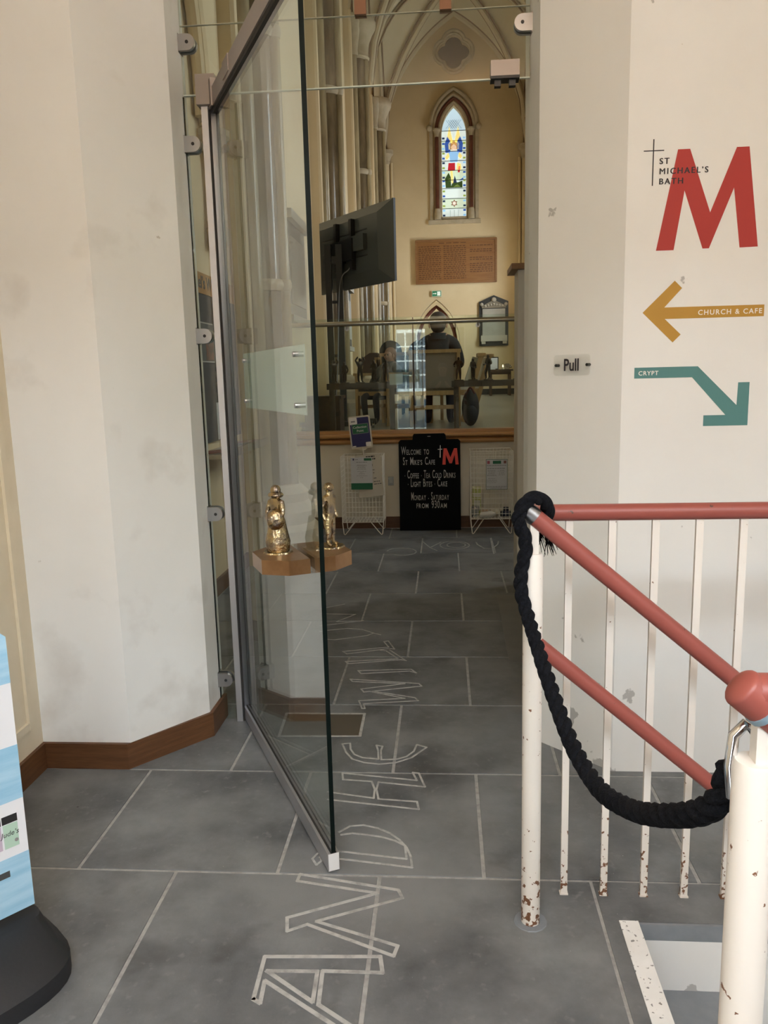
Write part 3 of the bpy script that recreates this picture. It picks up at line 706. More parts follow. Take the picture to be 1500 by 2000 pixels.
for i in range(18):
    o = bpy.data.objects.new('baluster', bm_); COL.objects.link(o); o.parent = RL; o.location = Vector((.331+.1135*i, 2.115, .001))-Vector(RL.location)
NP = Vector((.360, .895, 0))
RN = thing('stair_railing', NP, 'near stair railing post with grey-blue taped red handrail and chrome hook', 'railing')
p = part('post', MB().lathe(NP, [(.0252, 0), (.0252, 1.038), (.0225, 1.045)], 24), WPOST, RN, True)
part('post_stem', MB().box(NP+Vector((-.004, -.011, 1.045)), NP+Vector((.022, .009, 1.13))), WPOST, p)
u0 = NP+Vector((-.024, 0, 1.138)); dv = Vector((1, 0, S)).normalized()
part('handrail', MB().tube([u0+dv*(.010*(1-math.cos(a_))-.004) for a_ in [math.radians(6+14*k) for k in range(7)]]+[u0+dv*1.7], [.0245*math.sin(math.radians(6+14*k)) for k in range(7)]+[.0245], 20), REDP, RN, True)
part('level_rail', MB().tube([NP+Vector((-.008, 0, 1.128)), NP+Vector((.2, -.002, 1.128)), NP+Vector((1.9, -.02, 1.128))], .0235, 18), REDP, RN, True)
part('tape_band', MB().tube([u0+dv*.036, u0+dv*.044], .0262, 20), TAPE, RN, True)
hk = [NP+Vector(v) for v in ((-.020, .012, .99), (-.024, .014, 1.03), (-.020, .016, 1.068), (-.008, .016, 1.082), (.002, .014, 1.075))]
part('hook', MB().tube(hk, .007, 10), CHROME, RN, True)
# ---- rope looped round the far post and hung across the stair head
P0 = Vector((.200, 1.96, 0)); P1 = Vector((.345, .93, 0)); pn = (P1-P0).cross(Vector((0,0,1))).normalized()
def on_rope(x, y): r = ray(x, y); return CAMP+r*((P0-CAMP).dot(pn)/r.dot(pn))
path = [on_rope(x, y) for x, y in ((1030,1200),(1058,1290),(1085,1370),(1120,1460),(1170,1540),(1230,1580),(1290,1592),(1350,1590),(1395,1572),(1418,1535),(1422,1500))]
lead = [Vector(v) for v in ((.250, 2.045, 1.108), (.262, 2.02, 1.150), (.240, 1.985, 1.186), (.208, 1.955, 1.190), (.186, 1.950, 1.165), (.182, 1.955, 1.130), (.196, 1.962, 1.098), (.200, 1.962, 1.06), (.190, 1.960, 1.01), (.189, 1.958, .955))]
ctrl = lead+path
def catmull(P, n):
    out = []
    for i in range(len(P)-1):
        p0, p1, p2, p3 = P[max(i-1,0)], P[i], P[i+1], P[min(i+2,len(P)-1)]
        for k in range(n):
            t = k/n; out.append(.5*((2*p1)+(p2-p0)*t+(2*p0-5*p1+4*p2-p3)*t*t+(3*p1-p0-3*p2+p3)*t**3))
    return out+[P[-1]]
spine = catmull(ctrl, 16)
L_ = 0; tw = [0]
for i in range(1, len(spine)): L_ += (spine[i]-spine[i-1]).length; tw.append(L_)
rp = thing('rope', (.272, 1.45, .70), 'thick black twisted rope slung across the head of the stair', 'rope')
frames = []; prev = None
for i in range(len(spine)):
    d = (spine[min(i+1, len(spine)-1)]-spine[max(i-1, 0)]).normalized()
    sx_ = d.cross(Vector((0,0,1))).normalized() if prev is None else (prev-d*prev.dot(d)).normalized(); prev = sx_; frames.append((sx_, d.cross(sx_)))
for s_ in range(3):
    pts = []
    for i, c in enumerate(spine):
        a = 2*math.pi*s_/3+tw[i]/.105*2*math.pi; pts.append(c+frames[i][0]*(.0088*math.cos(a))+frames[i][1]*(.0088*math.sin(a)))
    part('strand', MB().tube(pts, .0098, 8), ROPE, rp, True)
fr_ = MB()
for i in range(46):
    a = random.uniform(0, 6.28); o = Vector((.250, 2.045, 1.10))+Vector((random.uniform(-.02,.02), random.uniform(-.015,.015), random.uniform(-.01,.01)))
    fr_.tube([o, o+Vector((random.uniform(-.015,.03), random.uniform(-.02,.02), -random.uniform(.03,.075)))], [.0022, .0006], 4)
part('frayed_end', fr_, ROPE, rp, kind='stuff')

# ================================================================== PAVEMENT SIGN AT THE LEFT
ps = thing('pavement_sign', (-1.23, 1.66, 0), 'blue and white striped pavement sign with jar picture on black rubber base', 'sign')
e1 = Vector((-1.094, 1.806, 0)); pd = Vector((-.60, -.72, 0)).normalized(); pw = .52
pnm = Vector((pd.y, -pd.x, 0)); pnm = pnm if pnm.y < 0 else -pnm
zs = [.15, .306, .455, .60, .765, .915]; cols = [SKYB, SIGNW, SKYB, SIGNW, SKYB]
core = MB().plate([e1+Vector((0,0,.15)), e1+pd*pw+Vector((0,0,.15)), e1+pd*pw+Vector((0,0,.885)), e1+pd*(pw-.03)+Vector((0,0,.915)), e1+pd*.03+Vector((0,0,.915)), e1+Vector((0,0,.885))], -pnm*.02)
part('panel', core, SIGNW, ps)
def sp(u, z, d=.0): return e1+pd*u+Vector((0,0,z))+pnm*d
for i in range(5):
    if cols[i] is SIGNW: continue
    z0, z1 = zs[i], zs[i+1]
    ptsb = [sp(.0,z0), sp(pw,z0), sp(pw,z1), sp(0,z1)] if i < 4 else [sp(0,z0), sp(pw,z0), sp(pw,.885), sp(pw-.03,.915), sp(.03,.915), sp(0,.885)]
    part('printed_band', MB().plate([q+pnm*.0003 for q in ptsb], pnm*.0006), cols[i], ps)
for k, (ju, mm) in enumerate(((.021, MINT), (.062, mat('lilac_label', (.55, .45, .55), .5)))):
    jr = part('printed_jar', MB().plate([sp(ju,.332,.0004), sp(ju+.036,.332,.0004), sp(ju+.036,.397,.0004), sp(ju,.397,.0004)], pnm*.0006), mm, ps)
    part('printed_lid', MB().plate([sp(ju-.001,.399,.0004), sp(ju+.037,.399,.0004), sp(ju+.037,.420,.0004), sp(ju-.001,.420,.0004)], pnm*.0006), BLACKP, jr)
    if k == 0:
        part('printed_name', text('Jude\u2019s', .019, sp(ju+.043,.365,.0012), -pd, (0,0,1), .0003, shear=.2), INK, jr)
        part('printed_seal', MB().plate([sp(ju+.006+.005*math.cos(a), .348+.005*math.sin(a), .0012) for a in [k_*.6283 for k_ in range(10)]], pnm*.0004), GREYINK, jr)
part('printed_block', MB().plate([sp(.052,.255,.0004), sp(.30,.255,.0004), sp(.30,.272,.0004), sp(.052,.272,.0004)], pnm*.0012), INK, ps)
bc = e1+pd*(pw/2)
base = []
for k in range(36):
    a = 2*math.pi*k/36; ca_, sa_ = math.cos(a), math.sin(a)
    base.append((math.copysign(abs(ca_)**.6, ca_)*.31, math.copysign(abs(sa_)**.6, sa_)*.20))
mb = MB(); n = 36
def bpt(u, v, z): q = bc+pd*u+pnm*v; return (q.x, q.y, z)
mb.add([bpt(*q, .001) for q in base]+[bpt(*q, .05) for q in base]+[bpt(q[0]*.93, q[1]*.9, .072) for q in base]+[bpt(q[0]*.86, q[1]*.28, .135) for q in base],
       [tuple(range(n-1,-1,-1)), tuple(range(3*n, 4*n))]+[(j*n+i, j*n+(i+1)%n, (j+1)*n+(i+1)%n, (j+1)*n+i) for j in range(3) for i in range(n)])
part('rubber_base', mb, RUBBER, ps, True)
part('hinge_spring', MB().box(bc+Vector((-.02,-.02,.13)), bc+Vector((.02,.02,.16))), BLACKM, ps)
# unseen pendant added above the frame to warm the upper walls
lp = thing('porch_fill_lamp', (.3, -.3, 3.3), 'added out-of-view globe pendant warming the porch', 'lamp')
part('cord', MB().tube([(.3, -.3, 3.6), (.3, -.3, ZC)], .006, 6), BLACKM, lp)
pl_ = bpy.data.lights.new('porch_fill_bulb', 'POINT'); pl_.energy = 24; pl_.color = (1, .60, .30); pl_.shadow_soft_size = .12
plo = bpy.data.objects.new('porch_fill_bulb', pl_); COL.objects.link(plo); plo.location = (.3, -.3, 3.37)
part('globe', MB().ball((.3, -.3, 3.52), .11, 16, 10), mat('glowing_globe', (1, .62, .33), .4, emit=14), lp, True)

# ================================================================== LOBBY
EX, EZ = Vector((1,0,0)), Vector((0,0,1))
# ---- chalkboard leaning against the low wall
def tilt_frame(x0, x1, y0, y1, z1):
    o = Vector((x0, y0, 0)); up = Vector((0, y1-y0, z1)).normalized(); n = EX.cross(up); n = n if n.y < 0 else -n
    return o, up, n
cb_ = thing('chalkboard_sign', (-.148, 7.65, 0), 'black chalkboard menu with white lettering and red M leaning on the low wall', 'sign')
o, up, nn = tilt_frame(-.445, .150, 7.600, 7.640, .89)
def cbp(u, v, d=0): return o+EX*u+up*v+nn*d
W_ = .595
bd = part('board', MB().plate([cbp(0,.002), cbp(W_,.002), cbp(W_,.868), cbp(W_-.02,.888), cbp(.02,.888), cbp(0,.868)], -nn*.018), BOARD, cb_)
part('grip', MB().plate([cbp(.135,.885), cbp(.46,.885), cbp(.455,.930), cbp(.44,.945), cbp(.15,.945), cbp(.14,.930)], -nn*.022), BOARD, cb_)
part('grip_slot', MB().plate([cbp(.28,.915,.0005), cbp(.31,.915,.0005), cbp(.31,.921,.0005), cbp(.28,.921,.0005)], nn*.001), GREYINK, cb_)
part('rear_leaf', MB().plate([cbp(.0,.002,-.03), cbp(W_,.002,-.03), cbp(W_,.86,-.022), cbp(0,.86,-.022)], -nn*.006), BOARD, cb_)
part('letter_m', MB().plate([cbp(a,b,.0006) for a, b in ((.421,.643),(.434,.800),(.463,.800),(.499,.712),(.535,.800),(.563,.800),(.578,.643),(.548,.643),(.541,.738),(.513,.655),(.489,.655),(.455,.738),(.452,.643))], nn*.001), CORAL, cb_)
part('cross', MB().plate([cbp(a,b,.0006) for a, b in ((.396,.712),(.405,.712),(.407,.83),(.400,.83))], nn*.001).plate([cbp(a,b,.0008) for a, b in ((.378,.787),(.422,.789),(.422,.796),(.378,.794))], nn*.001), CHALKW, cb_)
def smallcaps(body, x, v, size, width, parent, m):
    """hand lettering: tall initials, shorter capitals; body words, fitted to width"""
    cur = 0; segs = []; wd_ = 0
    for ch in body:
        if ch == ' ': cur += .30*size; wd_ += 1; continue
        big = ch.isupper() or ch.isdigit(); s_ = size if big else size*.62
        g = text(ch.upper(), s_, (0,0,0), (1,0,0), (0,1,0), .0004, sx=.62 if big else .78, bold=.0009)
        w0 = min(q[0] for q in g.v); w1 = max(q[0] for q in g.v)
        segs.append((g, cur-w0, wd_)); cur += (w1-w0)+size*.07
    k = width/cur
    for j in range(wd_+1):
        mb = MB()
        for g, dx, wi in segs:
            if wi == j: mb.add([cbp(x+(q[0]+dx)*k, v+q[1], .0008+abs(q[2])) for q in g.v], g.f)
        part('lettering', mb, m, parent)
smallcaps('Welcome to', .024, .745, .112, .275, cb_, CHALKW)
smallcaps('St Mike\u2019s Cafe', .040, .646, .106, .315, cb_, CHALKW)
smallcaps('\u00b7 Coffee \u00b7 Tea Cold Drinks', .055, .515, .112, .495, cb_, CHALKW)
smallcaps('\u00b7 Light Bites \u00b7 Cake', .085, .432, .112, .385, cb_, CHALKW)
smallcaps('Monday - Saturday', .115, .300, .112, .37, cb_, CHALKW)
smallcaps('from 930am', .165, .222, .105, .30, cb_, CHALKW)
# ---- wire cages
def cage(x0, x1, y0, y1, zt, zs_, label):
    t = thing('wire_cage', ((x0+x1)/2, (y0+y1)/2, 0), label, 'basket')
    r = .0035
    fr = MB()
    for z in (zt, zs_):
        fr.tube([(x0,y0,z),(x1,y0,z),(x1,y1,z),(x0,y1,z)], r, 6, True)
    for x in (x0, x1):
        for y in (y0, y1): fr.tube([(x,y,zs_),(x,y,zt)], r, 6)
    part('frame', fr, WIRE, t)
    for y in (y0, y1):
        for x, s_ in ((x0, 1), (x1, -1)):
            part('leg', MB().tube([(x, y, zs_), (x+s_*.012, y, .012), (x+s_*.02, y, .005), (x+s_*.03, y, .012), (x+s_*.12, y, zs_)], .0042, 6), WIRE, t)
    def grid(name, o, u, v, nu, nv):
        g = MB()
        for i in range(1, nu): g.tube([o+u*(i/nu), o+u*(i/nu)+v], .0021, 4)
        for i in range(1, nv): g.tube([o+v*(i/nv), o+v*(i/nv)+u], .0021, 4)
        part(name, g, WIRE, t)
    hz = Vector((0,0,zt-zs_)); ux = Vector((x1-x0,0,0)); uy = Vector((0,y1-y0,0))
    grid('wire_mesh', Vector((x0,y0,zs_)), ux, hz, 12, 13); grid('wire_mesh', Vector((x0,y1,zs_)), ux, hz, 12, 13)
    grid('wire_mesh', Vector((x0,y0,zs_)), uy, hz, 8, 13); grid('wire_mesh', Vector((x1,y0,zs_)), uy, hz, 8, 13)
    grid('wire_shelf', Vector((x0,y0,zs_)), ux, uy, 12, 8)
    return t
CL = cage(-.985, -.590, 7.40, 7.70, .755, .125, 'white wire collection cage below the tilted blue sign')
CR = cage(.240, .632, 7.40, 7.70, .785, .145, 'white wire collection cage with tins and packets inside')
def sheet(name, x0, x1, y, z0, z1, m, label, cat, rz=0.0, tilt=0.0):
    t = thing(name, ((x0+x1)/2, y, z0), label, cat)
    c, s_ = math.cos(tilt), math.sin(tilt)
    cx, cz = (x0+x1)/2, (z0+z1)/2
    def f(x, z, d=0): return Vector((cx+(x-cx)*c-(z-cz)*s_, y-d, cz+(x-cx)*s_+(z-cz)*c))
    part('sheet', MB().plate([f(x0,z0), f(x1,z0), f(x1,z1), f(x0,z1)], (0,.002,0)), m, t)
    def blk(nm, a0, a1, b0, b1, m2, d=.0006):
        w_, h_ = x1-x0, z1-z0
        return part(nm, MB().plate([f(x0+w_*a0,z0+h_*b0,d), f(x0+w_*a1,z0+h_*b0,d), f(x0+w_*a1,z0+h_*b1,d), f(x0+w_*a0,z0+h_*b1,d)], (0,-.0005,0)), m2, t)
    def lines(rows, m2=GREYINK, th=.012):
        mb = MB(); w_, h_ = x1-x0, z1-z0
        for b, a0, a1 in rows:
            a = a0
            while a < a1-.01:
                l = min(random.uniform(.05,.13), a1-a)
                mb.plate([f(x0+w_*a,z0+h_*b,.0007), f(x0+w_*(a+l),z0+h_*b,.0007), f(x0+w_*(a+l),z0+h_*(b+th),.0007), f(x0+w_*a,z0+h_*(b+th),.0007)], (0,-.0004,0)); a += l+.02
        part('printed_lines', mb, m2, t, kind='stuff')
    return t, blk, lines
t, blk, lines = sheet('notice', -.887, -.683, 7.385, .445, .750, PAPER, 'white printed notice with green foot hung on the left cage', 'notice')
blk('green_band', .0, 1, .0, .20, GREEN); blk('logo_block', .62, .97, .90, .975, GREEN); blk('logo_mark', .10, .16, .91, .965, NAVY)
lines([(.93,.19,.36),(.845,.26,.76)], INK); lines([(.76,.30,.72),(.735,.27,.74),(.70,.33,.68),(.67,.30,.70),(.63,.28,.72),(.56,.30,.70),(.52,.42,.58),(.48,.36,.64),(.42,.26,.76),(.37,.42,.58)])
t, blk, lines = sheet('paper_bag', -.83, -.595, 7.393, .375, .775, CREAMPAPER, 'cream paper bag hanging askew behind the notice on the left cage', 'bag', tilt=.10)
lines([(.93,.45,.8),(.87,.55,.85)], INK, .035); lines([(.62,.66,.75),(.55,.66,.72),(.42,.66,.78),(.34,.64,.9),(.28,.64,.95)], INK, .016)
blk('stamp', .55, .62, .80, .84, INK); blk('stamp', .60, .68, .72, .77, INK)
# tilted blue sign on a stalk
ct = thing('collection_sign', (-.775, 7.42, .758), 'tilted blue and green sign on a stalk above the left cage', 'sign')
c0 = Vector((-.790, 7.425, .985)); ti = .09
def csp(u, v, d=0): return Vector((c0.x+u*math.cos(ti)-v*math.sin(ti), c0.y-d, c0.z+u*math.sin(ti)+v*math.cos(ti)))
def rrect(u0, u1, v0, v1, r, d=0):
    P = []
    for uu, vv, a0 in ((u1-r, v0+r, -90), (u1-r, v1-r, 0), (u0+r, v1-r, 90), (u0+r, v0+r, 180)):
        for k in range(4): a = math.radians(a0+30*k); P.append(csp(uu+r*math.cos(a), vv+r*math.sin(a), d))
    return P
part('holder', MB().plate(rrect(-.103,.103,-.152,.152,.016), (0,.01,0)), CREAMPL, ct)
part('blue_card', MB().plate(rrect(-.09,.09,-.138,.138,.01,.0005), (0,-.0008,0)), NAVY, ct)
gp = part('green_box', MB().plate(rrect(-.072,.075,-.01,.075,.002,.0014), (0,-.0008,0)), GREEN, ct)
part('box_border', MB().ribbon([Vector(q) for q in rrect(-.074,.077,-.012,.077,.001,.0015)], .003, (0,-1,0), .001, True), GPLATE, gp)
dx_ = csp(1,0)-csp(0,0); dz_ = csp(0,1)-csp(0,0)
part('lettering', text('Collection', .031, csp(0,.038,.0028), dx_, dz_, .0003, 'CENTER'), VWHT, gp)
part('lettering', text('Point', .031, csp(0,.004,.0028), dx_, dz_, .0003, 'CENTER'), VWHT, gp)
part('white_tab', MB().plate(rrect(-.094,-.02,.075,.142,.012,.0015), (0,-.0008,0)), VWHT, ct); part('tab_mark', MB().plate(rrect(-.078,-.038,.098,.110,.002,.0026), (0,-.0006,0)), GREYINK, ct)
part('white_tab', MB().plate(rrect(.04,.09,-.138,-.098,.006,.0015), (0,-.0008,0)), VWHT, ct); part('white_tab', MB().plate(rrect(-.086,-.055,-.136,-.124,.002,.0015), (0,-.0008,0)), VWHT, ct)
part('stalk', MB().tube([csp(.0,-.15)+Vector((0,.005,0)), (-.770,7.43,.80), (-.768,7.43,.757)], .008, 8).plate([csp(-.05,-.148), csp(.06,-.148), csp(.02,-.175), csp(-.01,-.175)], (0,.008,0)), CREAMPL, ct)
t, blk, lines = sheet('notice', .382, .582, 7.385, .428, .712, PAPER, 'green-edged printed notice hung on the right cage', 'notice')
for a in ((0,1,0,.012),(0,1,.988,1),(0,.016,0,1),(.984,1,0,1)): blk('green_edge', *a, GREEN)
blk('logo_block', .32, .70, .85, .95, GREEN); blk('picture', .06, .18, .85, .95, mat('pink_print', (.42, .10, .13), .7)); blk('picture', .82, .94, .86, .95, mat('brown_print', (.22, .09, .07), .7))
lines([(.69,.06,.9),(.79,.04,.96)], INK, .014); lines([(.63,.06,.45),(.60,.08,.45),(.56,.12,.42),(.52,.1,.4),(.48,.05,.46),(.45,.05,.5),(.63,.66,.84),(.60,.55,.9),(.56,.62,.84),(.52,.6,.86),(.48,.58,.88),(.36,.10,.46),(.31,.05,.5),(.27,.05,.5),(.22,.05,.48),(.10,.03,.97),(.07,.05,.95),(.04,.2,.75)])
# goods in the right cage
ZS = .1485
single('food_carton', MB().box((.262,7.56,ZS),(.345,7.62,.425)).box((.275,7.5585,.20),(.335,7.5600,.30),1).box((.270,7.5585,.33),(.340,7.56,.37),1), [mat('yellow_green_carton', (.42,.45,.13), .6, col2=(.60,.58,.30), scale=22), mat('white_carton_print', (.66,.64,.52), .6)], 'tall yellow-green food carton standing in the right cage', 'carton')
def can(loc, r, h, m, m2, label, rot=None, cat='tin'):
    mb = MB().lathe((0,0,0), [(r*.94,0),(r,.004),(r,h-.004),(r*.94,h)], 16).lathe((0,0,0), [(r*1.01,h*.2),(r*1.01,h*.8)], 16, 1)
    M_ = Matrix.Translation(Vector(loc)) @ (rot or Matrix.Identity(4)); mb.tr(M_)
    return single('tin', mb, [m, m2], label, cat, smooth=True)
can((.285,7.50,ZS), .035, .105, STEEL, mat('grey_tin_label', (.30,.33,.34), .5), 'grey labelled tin standing in front of the yellow-green carton')
RXm = Matrix.Rotation(math.radians(90), 4, 'Y')
can((.335,7.50,ZS+.037), .034, .085, mat('cream_can', (.60,.50,.36), .5), mat('peach_label', (.58,.42,.30), .5), 'peach labelled tin lying in the right cage', RXm)
can((.430,7.52,ZS+.040), .037, .08, mat('cream_can_b', (.62,.55,.42), .5), mat('cream_label', (.66,.60,.46), .5), 'cream labelled tin lying in the right cage', RXm)
can((.525,7.50,ZS+.030), .027, .095, BLACKP, mat('navy_label', (.015,.018,.05), .5), 'navy bottle lying at the right of the cage', RXm, 'bottle')
can((.555,7.545,ZS+.065), .022, .05, BLACKP, mat('navy_label_b', (.012,.014,.04), .5), 'small dark pot resting on the navy bottle', RXm, 'pot')
mb = MB().lathe((0,0,0), [(.012,0),(.027,.01),(.030,.11),(.020,.135),(.012,.15)], 12); mb.tr(Matrix.Translation((.325,7.425,ZS+.032)) @ Matrix.Rotation(-.25,4,'Z') @ Matrix.Rotation(math.radians(84),4,'Y'))
single('white_packet', mb, mat('white_packet_film', (.64,.62,.56), .4), 'crumpled white packet lying on the front edge of the right cage', 'packet', smooth=True)
mb = MB().box((.262,7.412,ZS),(.325,7.47,ZS+.018)); single('flat_packet', mb, mat('cream_packet_film', (.58,.55,.46), .5), 'flat cream sachet at the left front of the right cage', 'packet')
# switch
t = thing('wall_switch', (-.536, BALY, .43), 'square steel switch plate on the low lobby wall', 'switch')
part('plate', MB().box((-.563, BALY-.008, .430), (-.508, BALY, .515)), GPLATE, t); part('rocker', MB().box((-.552, BALY-.013, .455), (-.519, BALY-.008, .49)), mat('pale_grey_plastic', (.45,.45,.42), .5), t)
# right hand screen with oak cap
t = thing('panelled_screen', (.95, 5.42, 0), 'white panelled partition with brown moulded cap in the lobby', 'partition')
PX = .482
part('body', MB().box((PX, 5.30, 0), (2.3, 5.56, 2.15)), mat('white_gloss_panel_paint', (.66,.62,.54), .45), t)
part('cap', MB().box((PX-.045, 5.25, 2.15), (2.3, 5.61, 2.185)), OAK, t)
for z0, z1 in ((.2, 1.05), (1.15, 1.75), (1.83, 2.08)):
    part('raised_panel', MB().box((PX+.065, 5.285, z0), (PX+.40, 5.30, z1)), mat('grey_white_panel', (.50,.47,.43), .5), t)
    part('panel_bead', MB().ribbon([(PX+.05,5.30,z0-.02),(PX+.415,5.30,z0-.02),(PX+.415,5.30,z1+.02),(PX+.05,5.30,z1+.02)], .018, (0,-1,0), .022, True), mat('grey_bead', (.45,.41,.37), .5), t)  # bead slightly darker grey than the raised panels
# notice board on the left lobby wall, with poster, slip and shelf of leaflets
NX = LW+.022
nb = thing('notice_board', (NX, 5.7, 1.08), 'charcoal felt notice board with orange lettered header on the left lobby wall', 'notice board')
part('felt', MB().box((LW+.001, 4.95, 1.08), (NX, 6.14, 2.07)), FELT, nb)
part('header', MB().box((LW+.001, 4.95, 2.07), (NX+.004, 6.14, 2.205)), ORANGE, nb)
part('lettering', text('Michael\u2019s W', .115, (NX+.0045, 4.97, 2.105), (0,1,0), (0,0,1), .0006, bold=.002), INK, nb)
t = thing('poster', (NX, 5.33, 1.62), 'framed brown and black poster pinned on the charcoal notice board', 'poster')
part('sheet', MB().box((NX+.001, 5.18, 1.62), (NX+.004, 5.52, 1.885)), mat('dark_poster', (.06,.06,.055), .7), t)
part('picture', MB().box((NX+.004, 5.33, 1.635), (NX+.005, 5.50, 1.82)), mat('orange_brown_print', (.20,.065,.02), .7, col2=(.05,.03,.02), scale=22), t)
part('border', MB().ribbon([(NX+.004,5.185,1.625),(NX+.004,5.515,1.625),(NX+.004,5.515,1.88),(NX+.004,5.185,1.88)], .008, (1,0,0), .001, True), mat('pale_border', (.42,.40,.36), .8), t)
t = thing('paper_slip', (NX, 5.62, 1.08), 'narrow white vertical text slip on the charcoal notice board', 'notice')
part('sheet', MB().box((NX+.001, 5.50, 1.085), (NX+.003, 5.66, 1.345)), PAPER, t)
part('lettering', text('INFORMATION', .035, (NX+.0035, 5.565, 1.335), (0,0,-1), (0,1,0), .0004), GREYINK, t)
t = thing('leaflet_shelf', (LW+.1, 5.5, 1.02), 'narrow cream shelf holding leaflets below the notice board', 'shelf')
part('board', MB().box((LW+.001, 4.95, 1.0), (LW+.22, 6.14, 1.025)), mat('cream_shelf', (.50,.42,.30), .6), t); part('lip', MB().box((LW+.22, 4.95, .995), (LW+.232, 6.14, 1.05)), mat('brown_shelf_lip', (.20,.14,.085), .5), t)
for i in range(4):
    y = 5.02+.27*i; c_ = random.choice([(.24,.07,.05),(.34,.28,.22),(.10,.12,.15),(.40,.36,.30)])
    single('leaflet', MB().obox((LW+.04+.02*(i%2), y, 1.0255+.0005*(i%2)), (.14,.02,.01), (-.02,.2,0), (0,0,.006)), mat('leaflet_print', c_, .6), 'leaflet lying on the cream shelf below the notice board', 'leaflet', 'leaflets on the shelf')
# colonnette monument with arch mouldings on the left lobby wall
t = thing('wall_arcade', (LW, 5.8, 2.3), 'carved stone colonnette and arch mouldings on the left wall above the notice board', 'stonework')
part('colonnette', MB().tube([(LW+.07,5.62,2.60),(LW+.07,5.62,2.95)], .045, 12), MARBLE, t, True)
part('colonnette_base', MB().lathe((LW+.07,5.62,2.40), [(.05,0),(.08,.04),(.085,.12),(.06,.15),(.07,.18),(.05,.20)], 12), STONE, t, True)
cp = part('capital', MB().lathe((LW+.07,5.62,2.95), [(.05,0),(.06,.02),(.055,.05),(.095,.13),(.11,.16),(.12,.17),(.12,.21)], 10), STONE, t, True)
mb = MB()
for k in range(7):
    a = k*.9; mb.ball((LW+.07+.085*math.cos(a), 5.62+.085*math.sin(a), 3.05+.03*(k%2)), .03, 8, 6)
part('carved_leaves', mb, STONE, cp, True)
for k, (r_, off) in enumerate(((.035,0),(.05,.09),(.03,.17),(.045,.26))):
    pth = [(LW+.05, 5.62-off*.6+.0-1.55*(1-math.cos(a)), 3.16+off*.2+2.0*math.sin(a)) for a in [math.radians(62)*i/14 for i in range(15)]]
    part('arch_moulding', MB().tube(pth, r_, 8), STONE if k % 2 == 0 else CREAM, t, True)

# ================================================================== BALUSTRADE AND FIGURE SHELVES
t = thing('glass_balustrade', (.3, BALY+.05, .975), 'glass balustrade with steel handrail above the oak capping', 'balustrade')
for x0, x1 in ((LW+.01, -.30), (-.285, .94), (.955, RX-.01)):
    part('pane', MB().box((x0, BALY+.035, .98), (x1, BALY+.047, 2.055)), GLASSB, t)
part('handrail', MB().tube([(LW, BALY-.005, 2.004), (RX, BALY-.005, 2.004)], .0235, 16), mat('satin_steel_tube', (.62,.60,.52), .25, 1), t, True)
for x in (-.93, .33, 1.6): part('rail_bracket', MB().tube([(x, BALY-.005, 2.0), (x, BALY+.02, 1.96), (x, BALY+.035, 1.96)], .007, 8).tube([(x, BALY+.028, 1.96), (x, BALY+.0345, 1.96)], .022, 12), STEEL, t, True)
for i, x in enumerate((-.2925, .9475)): part('pane_joint', MB().box((x-.0035, BALY+.035, .98), (x+.0035, BALY+.047, 2.05)), DARKGAP, t)
SHY = BALY+.16
for x0, x1, lb, pz in ((-1.16, -.47, 'dark wooden shelf behind the glass below the television', ((-1.09,2),(-.985,3),(-.83,2),(-.69,0),(-.57,3))), (.075, 1.5, 'dark wooden shelf behind the glass at the right of the seated person', ((.145,1),(.285,0),(.435,1),(.725,0),(.98,3)))):
    single('figure_shelf', MB().box((x0, SHY-.05, 1.378), (x1, SHY+.08, 1.438)).box((x0+.02, SHY-.02, CHZ), (x0+.07, SHY+.03, 1.378)).box((x1-.07, SHY-.02, CHZ), (x1-.02, SHY+.03, 1.378)), DWOOD, lb, 'shelf')
    for k, (x, ps_) in enumerate(pz):
        hgt = (.235, .215, .25, .225, .22)[k]
        mb = placed(figure(hgt, ps_), (x, SHY+.012, 1.4445), random.uniform(-1.2, 1.2)); mb.lathe((x, SHY+.012, 1.4385), [(.05,0),(.048,.008)], 10)
        single('bronze_figurine', mb, DBRONZE, {'b': 'dark bronze figurine '+('with hands held in front', 'striding with bent arms', 'with both arms raised', 'with arms hanging')[ps_]+' on the shelf '+('below the television' if x0 < 0 else 'right of the seated person')}['b'], 'figurine', 'figurines on the '+('left' if x0 < 0 else 'right')+' shelf', smooth=True)

